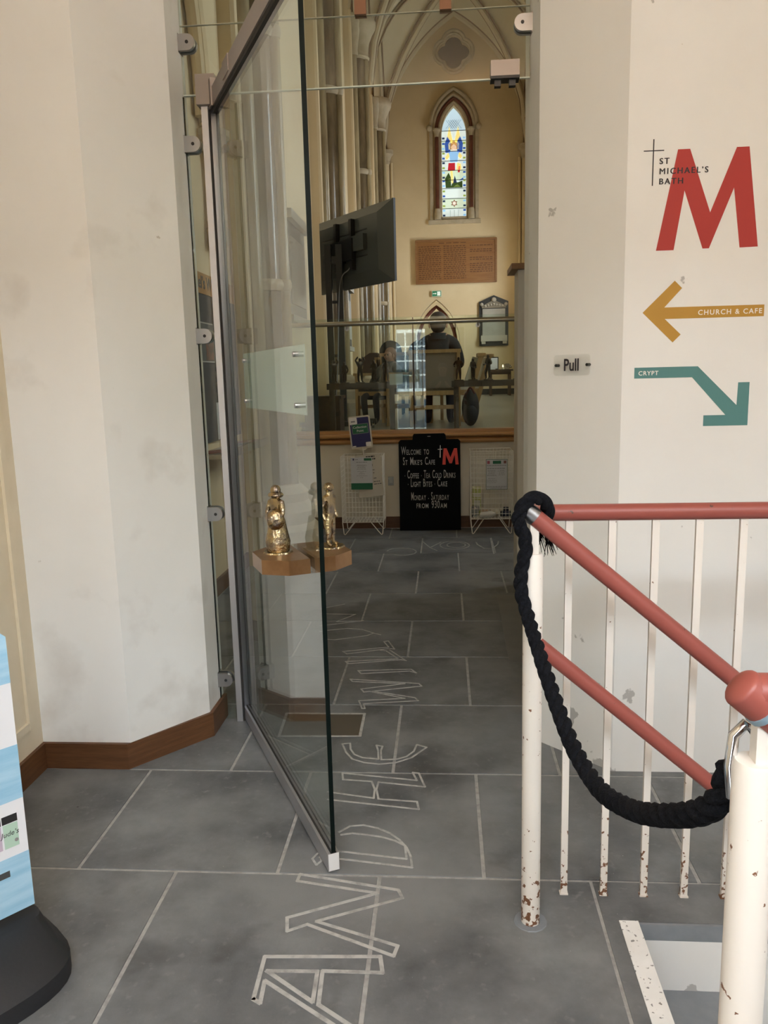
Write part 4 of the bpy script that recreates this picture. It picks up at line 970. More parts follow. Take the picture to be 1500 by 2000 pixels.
# ================================================================== CHURCH
# ---- engaged piers along the left wall
def pier(y, lb):
    t = thing('stone_pier', (LW, y, 0), lb, 'column', 'piers along the left church wall')
    part('pilaster', MB().box((LW, y-.42, 0), (LW+.10, y+.42, SPR+.3)), CREAM, t)
    z0 = CHZ if y > BALY else 0
    part('main_shaft', MB().tube([(LW+.17,y,z0+.6),(LW+.17,y,SPR-.62)], .15, 20), MARBLE, t, True)
    for dy in (-.24, .24): part('thin_shaft', MB().tube([(LW+.14,y+dy,z0+.6),(LW+.14,y+dy,SPR-.62)], .065, 12), MARBLE2, t, True)
    part('thin_shaft', MB().tube([(LW+.335,y-.02,z0+.6),(LW+.335,y-.02,SPR-.62)], .045, 12), MARBLE2, t, True)
    for dy in (-.30, .30): part('edge_moulding', MB().tube([(LW+.10,y+dy*1.25,z0),(LW+.10,y+dy*1.25,SPR)], .04, 8), CREAM, t, True)
    for z in (z0+2.2, z0+4.1): part('shaft_ring', MB().lathe((LW+.17,y,z), [(.17,0),(.19,.03),(.19,.06),(.17,.09)], 20).lathe((LW+.335,y-.02,z), [(.05,0),(.06,.03),(.06,.06),(.05,.09)], 12), STONE, t, True)
    part('capital', MB().lathe((LW+.19,y,SPR-.66), [(.19,0),(.21,.03),(.19,.06),(.20,.25),(.27,.42),(.31,.48),(.33,.52),(.33,.60),(.30,.66)], 20).lathe((LW+.14,y-.24,SPR-.66), [(.08,0),(.09,.03),(.08,.07),(.13,.45),(.15,.5),(.15,.62)], 12).lathe((LW+.14,y+.24,SPR-.66), [(.08,0),(.09,.03),(.08,.07),(.13,.45),(.15,.5),(.15,.62)], 12), STONE, t, True)
    part('pier_base', MB().lathe((LW+.19,y,z0), [(.36,0),(.36,.25),(.31,.30),(.32,.40),(.26,.48),(.27,.55),(.2,.62)], 16), STONE, t, True)
pier(6.6, 'cream and marble pier rising beside the glass balustrade')
pier(10.7, 'brown marble pier rising directly behind the television')
pier(14.75, 'brown marble pier, next beyond the one behind the television')
pier(18.85, 'brown marble pier standing next to the end wall')
for x, lb in ((LW+.12, 'slender wall shaft in the left corner of the end wall'), (RX-.10, 'slender wall shaft in the right corner of the end wall')):
    t = thing('wall_shaft', (x, FY-.1, CHZ), lb, 'column')
    part('shaft', MB().tube([(x,FY-.1,CHZ),(x,FY-.1,SPR-.3)], .075, 12), CREAM, t, True)
    part('shaft', MB().tube([(x+(.13 if x<0 else -.13),FY-.06,CHZ),(x+(.13 if x<0 else -.13),FY-.06,SPR-.3)], .04, 10), CREAM, t, True)
    part('capital', MB().lathe((x,FY-.1,SPR-.35), [(.08,0),(.10,.04),(.09,.08),(.14,.2),(.19,.26),(.19,.36)], 14), STONE, t, True)
# ---- wall tablets on the left wall
def tablet(y0, y1, z0, z1, lb, dark=False):
    t = thing('wall_tablet', (LW, (y0+y1)/2, z0), lb, 'memorial')
    part('slab', MB().box((LW, y0, z0), (LW+.05, y1, z1)), DARKSTONE, t)
    part('panel', MB().box((LW+.05, y0+.08, z0+.12), (LW+.065, y1-.08, z1-.15)), TABLET, t)
    part('cornice', MB().box((LW, y0-.05, z1), (LW+.11, y1+.05, z1+.09)), CARVED, t); part('sill', MB().box((LW, y0-.04, z0-.07), (LW+.09, y1+.04, z0)), CARVED, t)
tablet(8.3, 9.3, 2.15, 3.1, 'dark framed memorial tablet on the left wall behind the television stand')
tablet(11.7, 12.7, 2.3, 3.6, 'dark framed memorial tablet between the first two brown piers')
tablet(13.0, 13.8, 2.0, 2.9, 'small grey memorial tablet low between the first two brown piers')
tablet(16.1, 17.4, 2.1, 3.5, 'grey memorial tablet between the second and third brown piers')
# ---- lancet window: surround, colonnettes, mouldings and glass pieces
wn = thing('window_1', (CX, FY, 5.6), 'tall stained glass lancet with winged figure and red marble colonnettes', 'window'); del wn['category']; wn['kind'] = 'structure'
def arch_tube(half, z0, R, r, y, m, name, nseg=12):
    part(name, MB().tube([(x, y, z) for x, z in arch_pts(CX, half, z0, R, nseg)], r, 8), m, wn, True)
arch_tube(.62, 8.12, 1.05, .055, FY-.06, STONE, 'hood_mould')
arch_tube(.55, 8.05, .98, .045, FY-.05, STONE, 'arch_roll'); arch_tube(.475, 8.02, .93, .05, FY-.03, REDM, 'red_arch_band'); arch_tube(.40, 8.0, .90, .04, FY-.02, STONE, 'inner_arch_roll')
for s_ in (-1, 1):
    x = CX+s_*.465
    part('colonnette', MB().tube([(x,FY-.06,6.0),(x,FY-.06,7.90)], .055, 12), REDM, wn, True)
    part('colonnette_capital', MB().lathe((x,FY-.06,7.86), [(.06,0),(.065,.03),(.06,.06),(.085,.14),(.11,.17),(.11,.21)], 12), STONE, wn, True)
    part('colonnette_base', MB().lathe((x,FY-.06,5.72), [(.095,0),(.095,.18),(.075,.22),(.08,.26),(.06,.29)], 12), STONE, wn, True)
    part('outer_jamb', MB().box((CX+s_*.62-.045, FY-.05, 5.70), (CX+s_*.62+.045, FY, 8.10)), STONE, wn); part('inner_jamb', MB().box((CX+s_*.375-.03, FY-.03, 5.80), (CX+s_*.375+.03, FY+.1, 8.0)), STONE, wn)
    part('label_stop', MB().ball((CX+s_*.66, FY-.07, 8.10), .085, 10, 8), STONE, wn, True)
part('sill', MB().box((CX-.72, FY-.07, 5.60), (CX+.72, FY, 5.71)).box((CX-.34, FY-.02, 5.71), (CX+.34, FY+.3, 5.80)), STONE, wn)
GYY = FY+.22
def gm(nm, c, e=1.0): return mat('stained_'+nm, c, .25, emit=e)
G = {'w': gm('white', (.66,.76,.73), .75), 'c': gm('pale_green', (.58,.70,.54), .75), 'p': gm('pale_blue', (.50,.66,.76), .75), 'y': gm('yellow', (.85,.68,.22), .8), 'b': gm('blue', (.035,.09,.34), .8), 'k': gm('dark_blue', (.03,.045,.10), .6), 's': gm('sky', (.24,.44,.68), .9), 'r': gm('red', (.42,.02,.03), .8), 'g': gm('dark_green', (.04,.07,.02), .7), 'o': gm('olive', (.26,.33,.08), .8), 'f': gm('flesh', (.72,.62,.52), .9), 'm': gm('brown', (.16,.05,.03), .7)}
LEAD = mat('lead_came', (.015,.016,.018), .6)
def gl(pts, c, d, nm='pane'): part(nm, MB().plate([(CX+x, GYY-d, z) for x, z in pts], (0, .006, 0)), G[c], wn)
# base rows between the horizontal bars
rows = [5.80, 6.05, 6.31, 6.58, 6.80, 7.05, 7.30, 7.55, 7.82, 8.08]
hw_ = .335
for i in range(len(rows)-1): gl([(-hw_, rows[i]), (hw_, rows[i]), (hw_, rows[i+1]), (-hw_, rows[i+1])], 'wcwwcwwcw'[i], 0)
top_ = [(x-CX, z) for x, z in arch_pts(CX, .335, 7.95, .93, 10) if z > 8.08]
gl([(-hw_, 8.08)]+top_+[(hw_, 8.08)], 'p', 0)
for i in range(len(rows)-1):
    for s_ in (-1, 1):
        for k in (0, 1):
            z = rows[i]+(.05+.13*k); x = s_*.285
            if z > 7.95: continue
            gl([(x-.035, z), (x+.035, z), (x+.035, z+.05), (x-.035, z+.05)], ('k','s','b','o')[(i*3+k+(s_ > 0)) % 4], .008, 'border_pane')
E_ = [([(-.18,7.92),(-.12,8.20),(-.03,7.84),(-.05,7.76)], 'y'), ([(.18,7.92),(.12,8.20),(.03,7.84),(.05,7.76)], 'y'), ([(-.23,7.52),(-.25,7.75),(-.17,7.95),(-.08,7.78),(-.10,7.52)], 'b'), ([(.23,7.52),(.25,7.75),(.17,7.95),(.08,7.78),(.10,7.52)], 'b'),
      ([(-.14,7.60),(-.15,7.74),(-.08,7.84),(.08,7.84),(.15,7.74),(.14,7.60)], 'y'), ([(-.10,7.60),(-.10,7.74),(-.03,7.80),(.03,7.80),(.10,7.74),(.10,7.60)], 'm'), ([(-.065,7.56),(-.07,7.68),(0,7.74),(.07,7.68),(.065,7.56)], 'f'),
      ([(-.15,7.55),(.15,7.55),(.11,7.36),(.10,7.27),(-.10,7.27),(-.11,7.36)], 's'), ([(-.15,7.53),(-.24,7.40),(-.20,7.33),(-.11,7.42)], 'y'), ([(.15,7.53),(.23,7.42),(.18,7.35),(.11,7.42)], 'y'),
      ([(-.17,7.06),(-.15,7.25),(.03,7.25),(.03,7.06)], 'r'), ([(.07,7.06),(.09,7.25),(.19,7.22),(.21,7.07)], 'y'), ([(.10,7.0),(.13,7.16),(.17,7.16),(.16,7.0)], 'r'), ([(-.10,7.05),(-.07,6.72),(-.02,6.72),(-.04,7.05)], 'y'), ([(.03,7.05),(.10,6.78),(.15,6.78),(.09,7.05)], 'c'),
      ([(-.23,6.60),(-.25,6.84),(-.15,7.0),(-.09,6.88),(-.08,6.60)], 'g'), ([(-.10,6.60),(-.05,6.72),(.12,6.74),(.23,6.78),(.23,6.60)], 'g'), ([(-.03,6.72),(.02,6.92),(.08,6.72)], 'k'), ([(-.19,6.80),(-.12,6.86),(-.10,6.76)], 'o'), ([(-.02,6.62),(.09,6.70),(.18,6.62)], 'o'), ([(.12,6.78),(.25,6.86),(.26,6.80)], 'b')]
for pts, c in E_: gl(pts, c, .012)
star = [(.10*math.cos(math.radians(90+60*k+d))*(1 if d == 0 else .58), 6.19+.10*math.sin(math.radians(90+60*k+d))*(1 if d == 0 else .58)) for k in range(6) for d in (0, 30)]
gl(star, 'm', .010); gl([(x*.62, 6.19+(z-6.19)*.62) for x, z in star], 'f', .014)
mb = MB()
for z in rows[1:]: mb.box((CX-hw_, GYY-.03, z-.006), (CX+hw_, GYY-.014, z+.006))
for k in range(5):
    for s_ in (-1, 1): mb.bar((CX-.12+.06*k-s_*.09, GYY-.012, 8.14), (CX-.12+.06*k+s_*.09, GYY-.012, 8.36), .005, .005)
for x in (-.11, 0, .11): mb.box((CX+x-.003, GYY-.012, 5.80), (CX+x+.003, GYY-.008, 6.02))
part('lead_bars', mb, LEAD, wn)
# ---- wooden inscription board
t = thing('inscription_board', (.374, FY, 4.0), 'large golden brown wooden board with three columns of carved text', 'plaque')
part('board', MB().box((-.75, FY-.06, 4.01), (1.50, FY, 5.19)), mat('carved_brown_board', (.23,.098,.028), .45, col2=(.27,.125,.04), scale=2, stretch=(1,1,9)), t)
part('bevel', MB().ribbon([(-.73,FY-.06,4.03),(1.48,FY-.06,4.03),(1.48,FY-.06,5.17),(-.73,FY-.06,5.17)], .05, (0,-1,0), .02, True), OAK, t)
mb = MB()
for c0_ in (-.66, .03, .76):
    for r_ in range(17):
        z = 5.00-.054*r_; x = c0_
        if c0_ > .7 and r_ in (1, 4, 5, 8, 14, 15, 16): continue
        while x < c0_+.60:
            l = random.uniform(.03, .10); mb.box((x, FY-.0615, z), (min(x+l, c0_+.62), FY-.06, z+.022)); x += l+.025
for x in (-.1, .1, .3, .5): mb.box((x, FY-.0615, 5.085), (x+.15, FY-.06, 5.105))
part('carved_text', mb, mat('dark_carving', (.11,.042,.014), .6), t, kind='stuff')
# ---- exit sign
t = thing('exit_sign', (-.172, FY, 3.66), 'small green running-man exit sign above the pointed doorway', 'sign')
part('box', MB().box((-.31, FY-.06, 3.66), (-.035, FY, 3.83)), mat('pale_sign_box', (.62,.62,.5), .5), t)
part('face', MB().box((-.295, FY-.064, 3.675), (-.05, FY-.06, 3.815)), mat('exit_green', (.02,.16,.08), .4, emit=.25), t)
part('pictogram', MB().box((-.16,FY-.066,3.69),(-.07,FY-.064,3.80)).box((-.28,FY-.066,3.735),(-.21,FY-.064,3.755)).plate([(-.21,FY-.065,3.715),(-.18,FY-.065,3.745),(-.21,FY-.065,3.775)], (0,-.001,0)), mat('exit_white', (.75,.85,.75), .5, emit=.3), t)
# ---- pointed doorway in the end wall
t = thing('door_2', (-.19, FY+.35, CHZ), 'pointed arched doorway with red-brown frame in the end wall', 'door'); del t['category']; t['kind'] = 'structure'
part('lobby_wall', MB().box((-1.2, FY+1.2, CHZ), (.9, FY+1.25, 4.2)).box((-1.25, FY+.35, CHZ), (-1.2, FY+1.25, 4.2)).box((.9, FY+.35, CHZ), (.95, FY+1.25, 4.2)).box((-1.25, FY+.35, 4.2), (.95, FY+1.25, 4.25)).box((-1.25, FY+.35, CHZ-.05), (.95, FY+1.25, CHZ)), mat('grey_lobby_paint', (.45,.42,.36), .8), t)
part('arch_frame', MB().tube([(.36, FY+.3, CHZ)]+[(x, FY+.3, z) for x, z in reversed(arch_pts(-.19, .55, 2.35, 1.3, 10))]+[(-.74, FY+.3, CHZ)], .05, 8), mat('red_brown_frame', (.13,.03,.018), .5), t, True)
part('door_leaf', MB().box((.33, FY+.32, CHZ), (.36, FY+.9, 3.1)), mat('door_wood', (.12,.05,.03), .5), t)
# ---- memorial on the end wall
t = thing('memorial_tablet', (1.415, FY, 2.27), 'black framed grey memorial with carved pediment on the end wall', 'memorial')
part('backing', MB().plate([(1.01,FY,2.27),(1.82,FY,2.27),(1.82,FY,3.48),(1.415,FY,3.65),(1.01,FY,3.48)], (0,-.08,0)), DARKSTONE, t)
part('inscribed_panel', MB().box((1.10,FY-.12,2.55),(1.73,FY-.08,3.28)), TABLET, t)
mb = MB().plate([(1.08,FY-.08,3.30),(1.75,FY-.08,3.30),(1.75,FY-.08,3.36),(1.415,FY-.08,3.52),(1.08,FY-.08,3.36)], (0,-.05,0))
pdm = part('carved_pediment', mb, mat('dim_carved_marble', (.20,.17,.12), .6), t)
mb = MB()
for k in range(7): mb.ball((1.18+.078*k, FY-.135, 3.355+.05*(1-abs(k-3)/3)), .035, 8, 6)
mb.ball((1.415,FY-.12,3.52), .07, 10, 8).ball((1.08,FY-.12,3.40), .05, 8, 6).ball((1.75,FY-.12,3.40), .05, 8, 6)
part('carving', mb, CARVED, pdm, True)
part('sill', MB().box((1.05,FY-.2,2.39),(1.78,FY-.08,2.55)), CARVED, t)
for x in (1.07, 1.66): part('bracket', MB().box((x,FY-.18,2.32),(x+.11,FY-.08,2.39)), CARVED, t)
struct('baseboard_far', MB().box((LW, FY-.03, CHZ), (-.87, FY, CHZ+.16)).box((.5, FY-.03, CHZ), (RX, FY, CHZ+.16)), DARKSTONE)
# ---- side table with candle, picture and shell ornament
TYY = 21.6
t = thing('side_table', (1.5, TYY, CHZ), 'small dark wooden table under the memorial', 'table')
part('top', MB().box((1.17,TYY-.3,1.555),(1.82,TYY+.3,1.60)), DWOOD, t)
for x in (1.22, 1.72):
    for y in (TYY-.25, TYY+.2): part('leg', MB().box((x,y,CHZ),(x+.05,y+.05,1.555)), DWOOD, t)
part('apron', MB().box((1.22,TYY-.25,1.47),(1.77,TYY-.22,1.555)), DWOOD, t)
t = thing('picture_frame', (1.36, TYY, 1.60), 'framed picture standing on the small dark table', 'picture'); part('frame', MB().box((1.22,TYY+.05,1.60),(1.46,TYY+.08,1.93)), BLACKM, t); part('print', MB().box((1.245,TYY+.045,1.625),(1.435,TYY+.05,1.905)), PAPER, t)
t = thing('candle', (1.565, TYY, 1.60), 'lit candle burning on the small dark table', 'candle'); part('wax', MB().tube([(1.565,TYY-.1,1.60),(1.565,TYY-.1,1.66)], .03, 10), CREAMPL, t, True); part('flame', MB().ball((1.565,TYY-.1,1.685), (.015,.015,.035), 8, 6), mat('flame', (1,.75,.35), .5, emit=6), t, True)
mb = MB()
for k in range(7): a = math.radians(20+23*k); mb.tube([(1.68,TYY,1.63),(1.68+.13*math.cos(a),TYY,1.63+.12*math.sin(a))], [.012,.03], 6)
mb.box((1.62,TYY-.04,1.60),(1.74,TYY+.04,1.635)); single('shell_ornament', mb, mat('dim_brass', (.20,.16,.11), .5), 'fan shaped ornament on the small dark table', 'ornament')
single('white_card', MB().box((1.16,TYY-.2,1.6005),(1.26,TYY-.19,1.72)).box((1.2,TYY-.25,1.6005),(1.36,TYY-.2,1.63)), PAPER, 'white card propped at the end of the small dark table', 'card')
# ---- television on trolley, seen from behind
tv = thing('television', (-1.0, 8.95, CHZ), 'large black television seen from behind on a tall trolley stand', 'television')
A_ = Vector((-1.415, 9.5, 2.455)); Bv = Vector((-.480, 8.3, 2.455)); tu = (Bv-A_).normalized(); TWd = (Bv-A_).length
tn = Vector((tu.y, -tu.x, 0)).normalized(); tn = tn if tn.x > 0 or tn.y < 0 else -tn
tn = tn if tn.dot(Vector((0,0,0))-A_) > 0 else -tn        # back of the set faces the lobby
lean = (EZ*1.0+tn*(-.0)).normalized(); HT = .80
def tvp(u, v, d=0): return A_+tu*u+lean*v+tn*d
part('bezel', MB().obox(tvp(0,0,-.02), tu*TWd, tn*.025, lean*HT), BLACKM, tv)
mb = MB(); i1 = [(.0,.0),(TWd,0),(TWd,HT),(0,HT)]; i2 = [(.10,.14),(TWd-.22,.14),(TWd-.22,HT-.10),(.10,HT-.10)]
mb.add([tvp(u,v,.005) for u, v in i1]+[tvp(u,v,.06) for u, v in i2], [(0,1,5,4),(1,2,6,5),(2,3,7,6),(3,0,4,7),(4,5,6,7)])
part('rear_shell', mb, TVB, tv)
part('screen', MB().obox(tvp(.01,.01,-.022), tu*(TWd-.02), tn*.001, lean*(HT-.02)), SCREEN, tv)
part('connector_box', MB().obox(tvp(.62,.36,.06), tu*.48, tn*.05, lean*.16), TVB, tv)
for z in (.30, .42, .56): part('vent_slot', MB().obox(tvp(.15,z,.0602), tu*(.95), tn*.002, lean*.012), BLACKM, tv)
for u in (.50, .82): part('mount_rail', MB().obox(tvp(u,.18,.062), tu*.05, tn*.05, lean*.52), BLACKM, tv)
part('mount_plate', MB().obox(tvp(.40,.28,.11), tu*.50, tn*.02, lean*.22), BLACKM, tv)
sc_ = tvp(.62, 0, .19)
for dx in (-.06, .06):
    q = Vector((sc_.x+dx, sc_.y, 0)); part('upright', MB().box((q.x-.034, q.y-.03, CHZ+.08), (q.x+.034, q.y+.03, 2.92)), BLACKM, tv)
for z in (1.72, 2.05, 2.30): part('cross_brace', MB().box((sc_.x-.06, sc_.y-.012, z), (sc_.x+.06, sc_.y+.012, z+.03)), BLACKM, tv)
part('bracket_arm', MB().obox(Vector((sc_.x-.08, sc_.y, 2.72)), (.16,0,0), tn*-.10, (0,0,.08)), BLACKM, tv)
part('trolley_base', MB().box((sc_.x-.40, sc_.y-.30, CHZ+.06), (sc_.x+.40, sc_.y-.24, CHZ+.11)).box((sc_.x-.40, sc_.y+.24, CHZ+.06), (sc_.x+.40, sc_.y+.30, CHZ+.11)).box((sc_.x-.1, sc_.y-.3, CHZ+.06), (sc_.x+.1, sc_.y+.3, CHZ+.10)), BLACKM, tv)
for sx_ in (-.36, .36):
    for sy_ in (-.27, .27): part('castor', MB().tube([(sc_.x+sx_-.015, sc_.y+sy_, CHZ+.033), (sc_.x+sx_+.015, sc_.y+sy_, CHZ+.033)], .032, 12), CHROME, tv, True)
part('cable', MB().tube(catmull([tvp(.85,.33,.08), tvp(.80,.20,.10), tvp(.70,.12,.14), sc_+Vector((.05,-.04,-.1)), Vector((sc_.x+.02, sc_.y-.04, 1.75)), Vector((sc_.x-.02, sc_.y-.05, 1.2))], 6), .006, 6), mat('grey_cable', (.25,.25,.25), .5), tv, True)
# ---- chairs
def armchair(cx, cy, w_, label, fabric, face=1, rz=0):
    """open oak armchair; its back towards -Y before turning by rz"""
    t = thing('oak_chair', (cx, cy, CHZ), label, 'chair')
    R = Matrix.Translation((cx, cy, CHZ)) @ Matrix.Rotation(rz, 4, 'Z'); h = w_/2
    def bxp(nm, a, b, m): part(nm, MB().box(a, b).tr(R), m, t)
    for s_ in (-1, 1):
        bxp('rear_leg', (s_*h-.02, -.02, 0), (s_*h+.02, .02, .84), LOAK); bxp('front_leg', (s_*h-.02, .46, 0), (s_*h+.02, .50, .62), LOAK)
        bxp('arm', (s_*h-.03, -.02, .60), (s_*h+.03, .52, .63), LOAK); bxp('side_stretcher', (s_*h-.012, .0, .20), (s_*h+.012, .48, .24), LOAK)
    bxp('top_rail', (-h-.03, -.025, .835), (h+.03, .025, .875), LOAK); bxp('rear_stretcher', (-h, -.012, .20), (h, .012, .245), LOAK); bxp('seat_rail', (-h, -.015, .36), (h, .015, .41), LOAK); bxp('front_rail', (-h, .465, .36), (h, .495, .41), LOAK)
    part('back_cushion', MB().box((-h+.025, -.012, .44), (h-.025, .05, .832)).tr(R), fabric, t); part('seat_cushion', MB().box((-h+.02, .02, .40), (h-.02, .48, .47)).tr(R), fabric, t)
    return t
armchair(-.105, 9.2, .545, 'pale oak armchair with taupe back where the person in dark green sits', FABRIC)
armchair(-.57, 9.98, .50, 'pale oak armchair behind the left figure shelf, carrying the person in grey', mat('dark_fabric', (.03,.028,.026), .9), rz=2.5)
def tallchair(cx, cy, label):
    t = thing('high_backed_chair', (cx, cy, CHZ), label, 'chair')
    for y in (cy-.2, cy+.2):
        part('rear_post', MB().bar((cx-.13, y, CHZ), (cx+.10, y, CHZ+.82), .055, .035, (0,1,0)), LOAK, t); part('front_leg', MB().box((cx-.55, y-.02, CHZ), (cx-.51, y+.02, CHZ+.44)), LOAK, t)
    part('top_rail', MB().box((cx+.05, cy-.23, CHZ+.80), (cx+.15, cy+.23, CHZ+.84)), LOAK, t)
    part('back_cushion', MB().bar((cx-.10, cy, CHZ+.42), (cx+.03, cy, CHZ+.79), .34, .07, (1,0,0)), WCUSH, t)
    part('seat_cushion', MB().box((cx-.55, cy-.2, CHZ+.40), (cx-.03, cy+.2, CHZ+.47)), WCUSH, t); part('seat_rail', MB().box((cx-.55, cy-.21, CHZ+.34), (cx-.03, cy+.21, CHZ+.40)), LOAK, t)
tallchair(.365, 10.15, 'pale high-backed chair with white cushion beside the black bag, the nearer of two'); tallchair(.50, 10.75, 'pale high-backed chair with white cushion behind its twin')
# carved chair with dark shield-shaped back, dark desk, and rounded coat-hung chairs at the left
t = thing('carved_chair', (-1.0, 11.75, CHZ), 'dark carved chair with pointed shield-shaped back', 'chair')
part('shield_back', MB().plate([(-1.20,11.75,1.55),(-.86,11.75,1.55),(-.88,11.75,1.66),(-.82,11.75,1.74),(-.90,11.75,1.80),(-.96,11.75,1.84),(-1.08,11.75,1.84),(-1.14,11.75,1.80),(-1.22,11.75,1.74),(-1.18,11.75,1.66)], (0,.05,0)), mat('carved_brown_wood', (.055,.026,.016), .5), t)
part('seat', MB().box((-1.28,11.23,1.33),(-.78,11.75,1.39)), DWOOD, t)
for x in (-1.26, -.84):
    for y in (11.25, 11.71): part('leg', MB().box((x,y,CHZ),(x+.05,y+.05,1.33)), DWOOD, t)
t = thing('reading_desk', (-.68, 10.9, CHZ), 'dark brown wooden desk with pale top edge', 'desk')
part('top', MB().box((-.92,10.7,1.72),(-.40,11.2,1.75)), LOAK, t); part('front', MB().box((-.90,10.72,1.28),(-.42,10.75,1.72)), DWOOD, t)
for x in (-.92, -.45): part('side', MB().box((x,10.72,CHZ),(x+.05,11.18,1.72)), LOAK, t)
mb = MB().ball((0,0,0), (.19,.12,.21), 14, 10); 
for x, y, lb in ((-.80, 12.2, 'dark rounded chair back beyond the desk, at its left end'), (-.37, 12.4, 'dark rounded chair back beyond the desk, at its right end')):
    t = thing('upholstered_chair', (x, y, CHZ), lb, 'chair'); part('back', MB().box((x-.17,y,1.30),(x+.17,y+.06,1.86)).tube([(x,y,1.86),(x,y+.06,1.86)], .17, 20), mat('charcoal_upholstery', (.03,.03,.03), .9), t, True)
    part('seat', MB().box((x-.2,y,1.30),(x+.2,y+.45,1.38)), mat('charcoal_upholstery_seat', (.03,.03,.03), .9), t)
    for dx in (-.18,.15):
        for dy in (.02,.40): part('leg', MB().box((x+dx,y+dy,CHZ),(x+dx+.03,y+dy+.03,1.30)), BLACKM, t)
single('paper_notice', MB().box((-.53, BALY+.0475, 1.415), (-.40, BALY+.0495, 1.52)), PAPER, 'small white paper stuck on the balustrade glass', 'notice')
mb = MB().ball((.30,9.16,1.12), (.10,.09,.21), 12, 10); bag = thing('backpack', (.30,9.16,CHZ), 'black backpack standing on the floor beside the pale oak armchair', 'bag')
part('body', mb, BAGM, bag, True); part('pocket', MB().ball((.305,9.085,1.05), (.075,.045,.10), 10, 8), BAGM, bag, True); part('strap', MB().tube(catmull([Vector((.255,9.10,1.28)),Vector((.295,9.06,1.35)),Vector((.345,9.10,1.28))], 6), .01, 6), mat('red_strap', (.12,.02,.02), .8), bag, True)
# dark trolley boxes left of the desk on the floor
single('storage_box', MB().box((-1.45,8.2,CHZ),(-1.08,8.55,1.28)).box((-1.47,8.18,1.28),(-1.06,8.57,1.31)), DWOOD, 'dark lidded box on the church floor under the left figure shelf', 'box')
# ---- people
def person(loc, rz, label, top, hairm, lean_=.0, sc=1.0):
    t = thing('person', loc, label, 'person')
    n = {'pelvis': ((0,0,.55), .145), 'belly': ((0,-.02-lean_*.2,.68), .15), 'chest': ((0,-.03-lean_*.5,.88), .165), 'collar': ((0,-.02-lean_*.8,1.02), .11), 'neck': ((0,-.005-lean_,1.09), .058), 'jaw': ((0,.025-lean_,1.155), .075), 'skull': ((0,.005-lean_,1.225), .098), 'crown': ((0,-.01-lean_,1.275), .072), 'nose': ((0,.118-lean_,1.185), .013)}
    e = [('pelvis','belly'),('belly','chest'),('chest','collar'),('collar','neck'),('neck','jaw'),('jaw','skull'),('skull','crown'),('jaw','nose')]
    for s_, k in ((-1,'l'),(1,'r')):
        n[k+'hip'] = ((s_*.10,.08,.53), .10); n[k+'knee'] = ((s_*.14,.46,.50), .068); n[k+'ankle'] = ((s_*.13,.42,.10), .045); n[k+'toe'] = ((s_*.15,.57,.045), .04)
        n[k+'sho'] = ((s_*.19,-.03-lean_*.6,.97), .082); n[k+'elb'] = ((s_*.265,.08,.74), .055); n[k+'wri'] = ((s_*.15,.30,.66), .036); n[k+'palm'] = ((s_*.11,.37,.655), .034)
        e += [('pelvis',k+'hip'),(k+'hip',k+'knee'),(k+'knee',k+'ankle'),(k+'ankle',k+'toe'),('collar',k+'sho'),(k+'sho',k+'elb'),(k+'elb',k+'wri'),(k+'wri',k+'palm')]
        for j in range(4):
            n[k+'f%d'%j] = ((s_*(.125-.02*j),.435,.65-.004*j), .0085); n[k+'g%d'%j] = ((s_*(.12-.02*j),.47-.006*abs(j-1),.63), .0075); e += [(k+'palm',k+'f%d'%j),(k+'f%d'%j,k+'g%d'%j)]
        n[k+'t'] = ((s_*.065,.375,.675), .009); e.append((k+'palm',k+'t'))
    b = skin(n, e, 2)
    b.m = []
    for f in b.f:
        c = sum((Vector(b.v[i]) for i in f), Vector())/len(f)
        b.m.append(1 if c.z > 1.075 else (1 if (abs(c.x) < .2 and c.y > .315 and .60 < c.z < .72) else (3 if c.z < .09 else (2 if (c.z < .60 and (c.y > .03 or c.z < .5)) else 0))))
    R = Matrix.Translation(Vector(loc)) @ Matrix.Rotation(rz, 4, 'Z') @ Matrix.Scale(sc, 4)
    part('body', b.tr(R), [top, SKIN, DENIM, SHOE], t, True)
    hr = MB().ball((0,-.025-lean_,1.235), (.103,.108,.105), 16, 10).ball((0,-.055-lean_,1.18), (.088,.07,.09), 14, 8)
    part('hair', hr.tr(R), hairm, t, True)
    ear = MB()
    for s_ in (-1, 1): ear.ball((s_*.1,.02-lean_,1.185), (.014,.022,.032), 8, 6)
    part('ears', ear.tr(R), SKIN, t, True)
    ey = MB()
    for s_ in (-1, 1): ey.ball((s_*.033,.092-lean_,1.205), .012, 8, 6)
    part('eyes', ey.tr(R), BLACKM, t, True)
    part('mouth', MB().ball((0,.098-lean_,1.14), (.022,.01,.006), 8, 6).tr(R), mat('lips', (.30,.12,.10), .6), t)
    co = MB().lathe((0,-.02-lean_*.9,1.02), [(.145,0),(.125,.04),(.095,.075),(.09,.07)], 16)
    part('collar', co.tr(R), top, t, True)
person((-.06, 9.42, CHZ-.03), 0, 'person seen from behind in a dark green jacket seated in the oak armchair', JACKET, HAIRD)
person((-.57-.13, 9.98-.18, CHZ), 2.5, 'person with sandy hair in a grey jacket seated behind the left figure shelf', GREYJ, HAIRG, .10, .70)
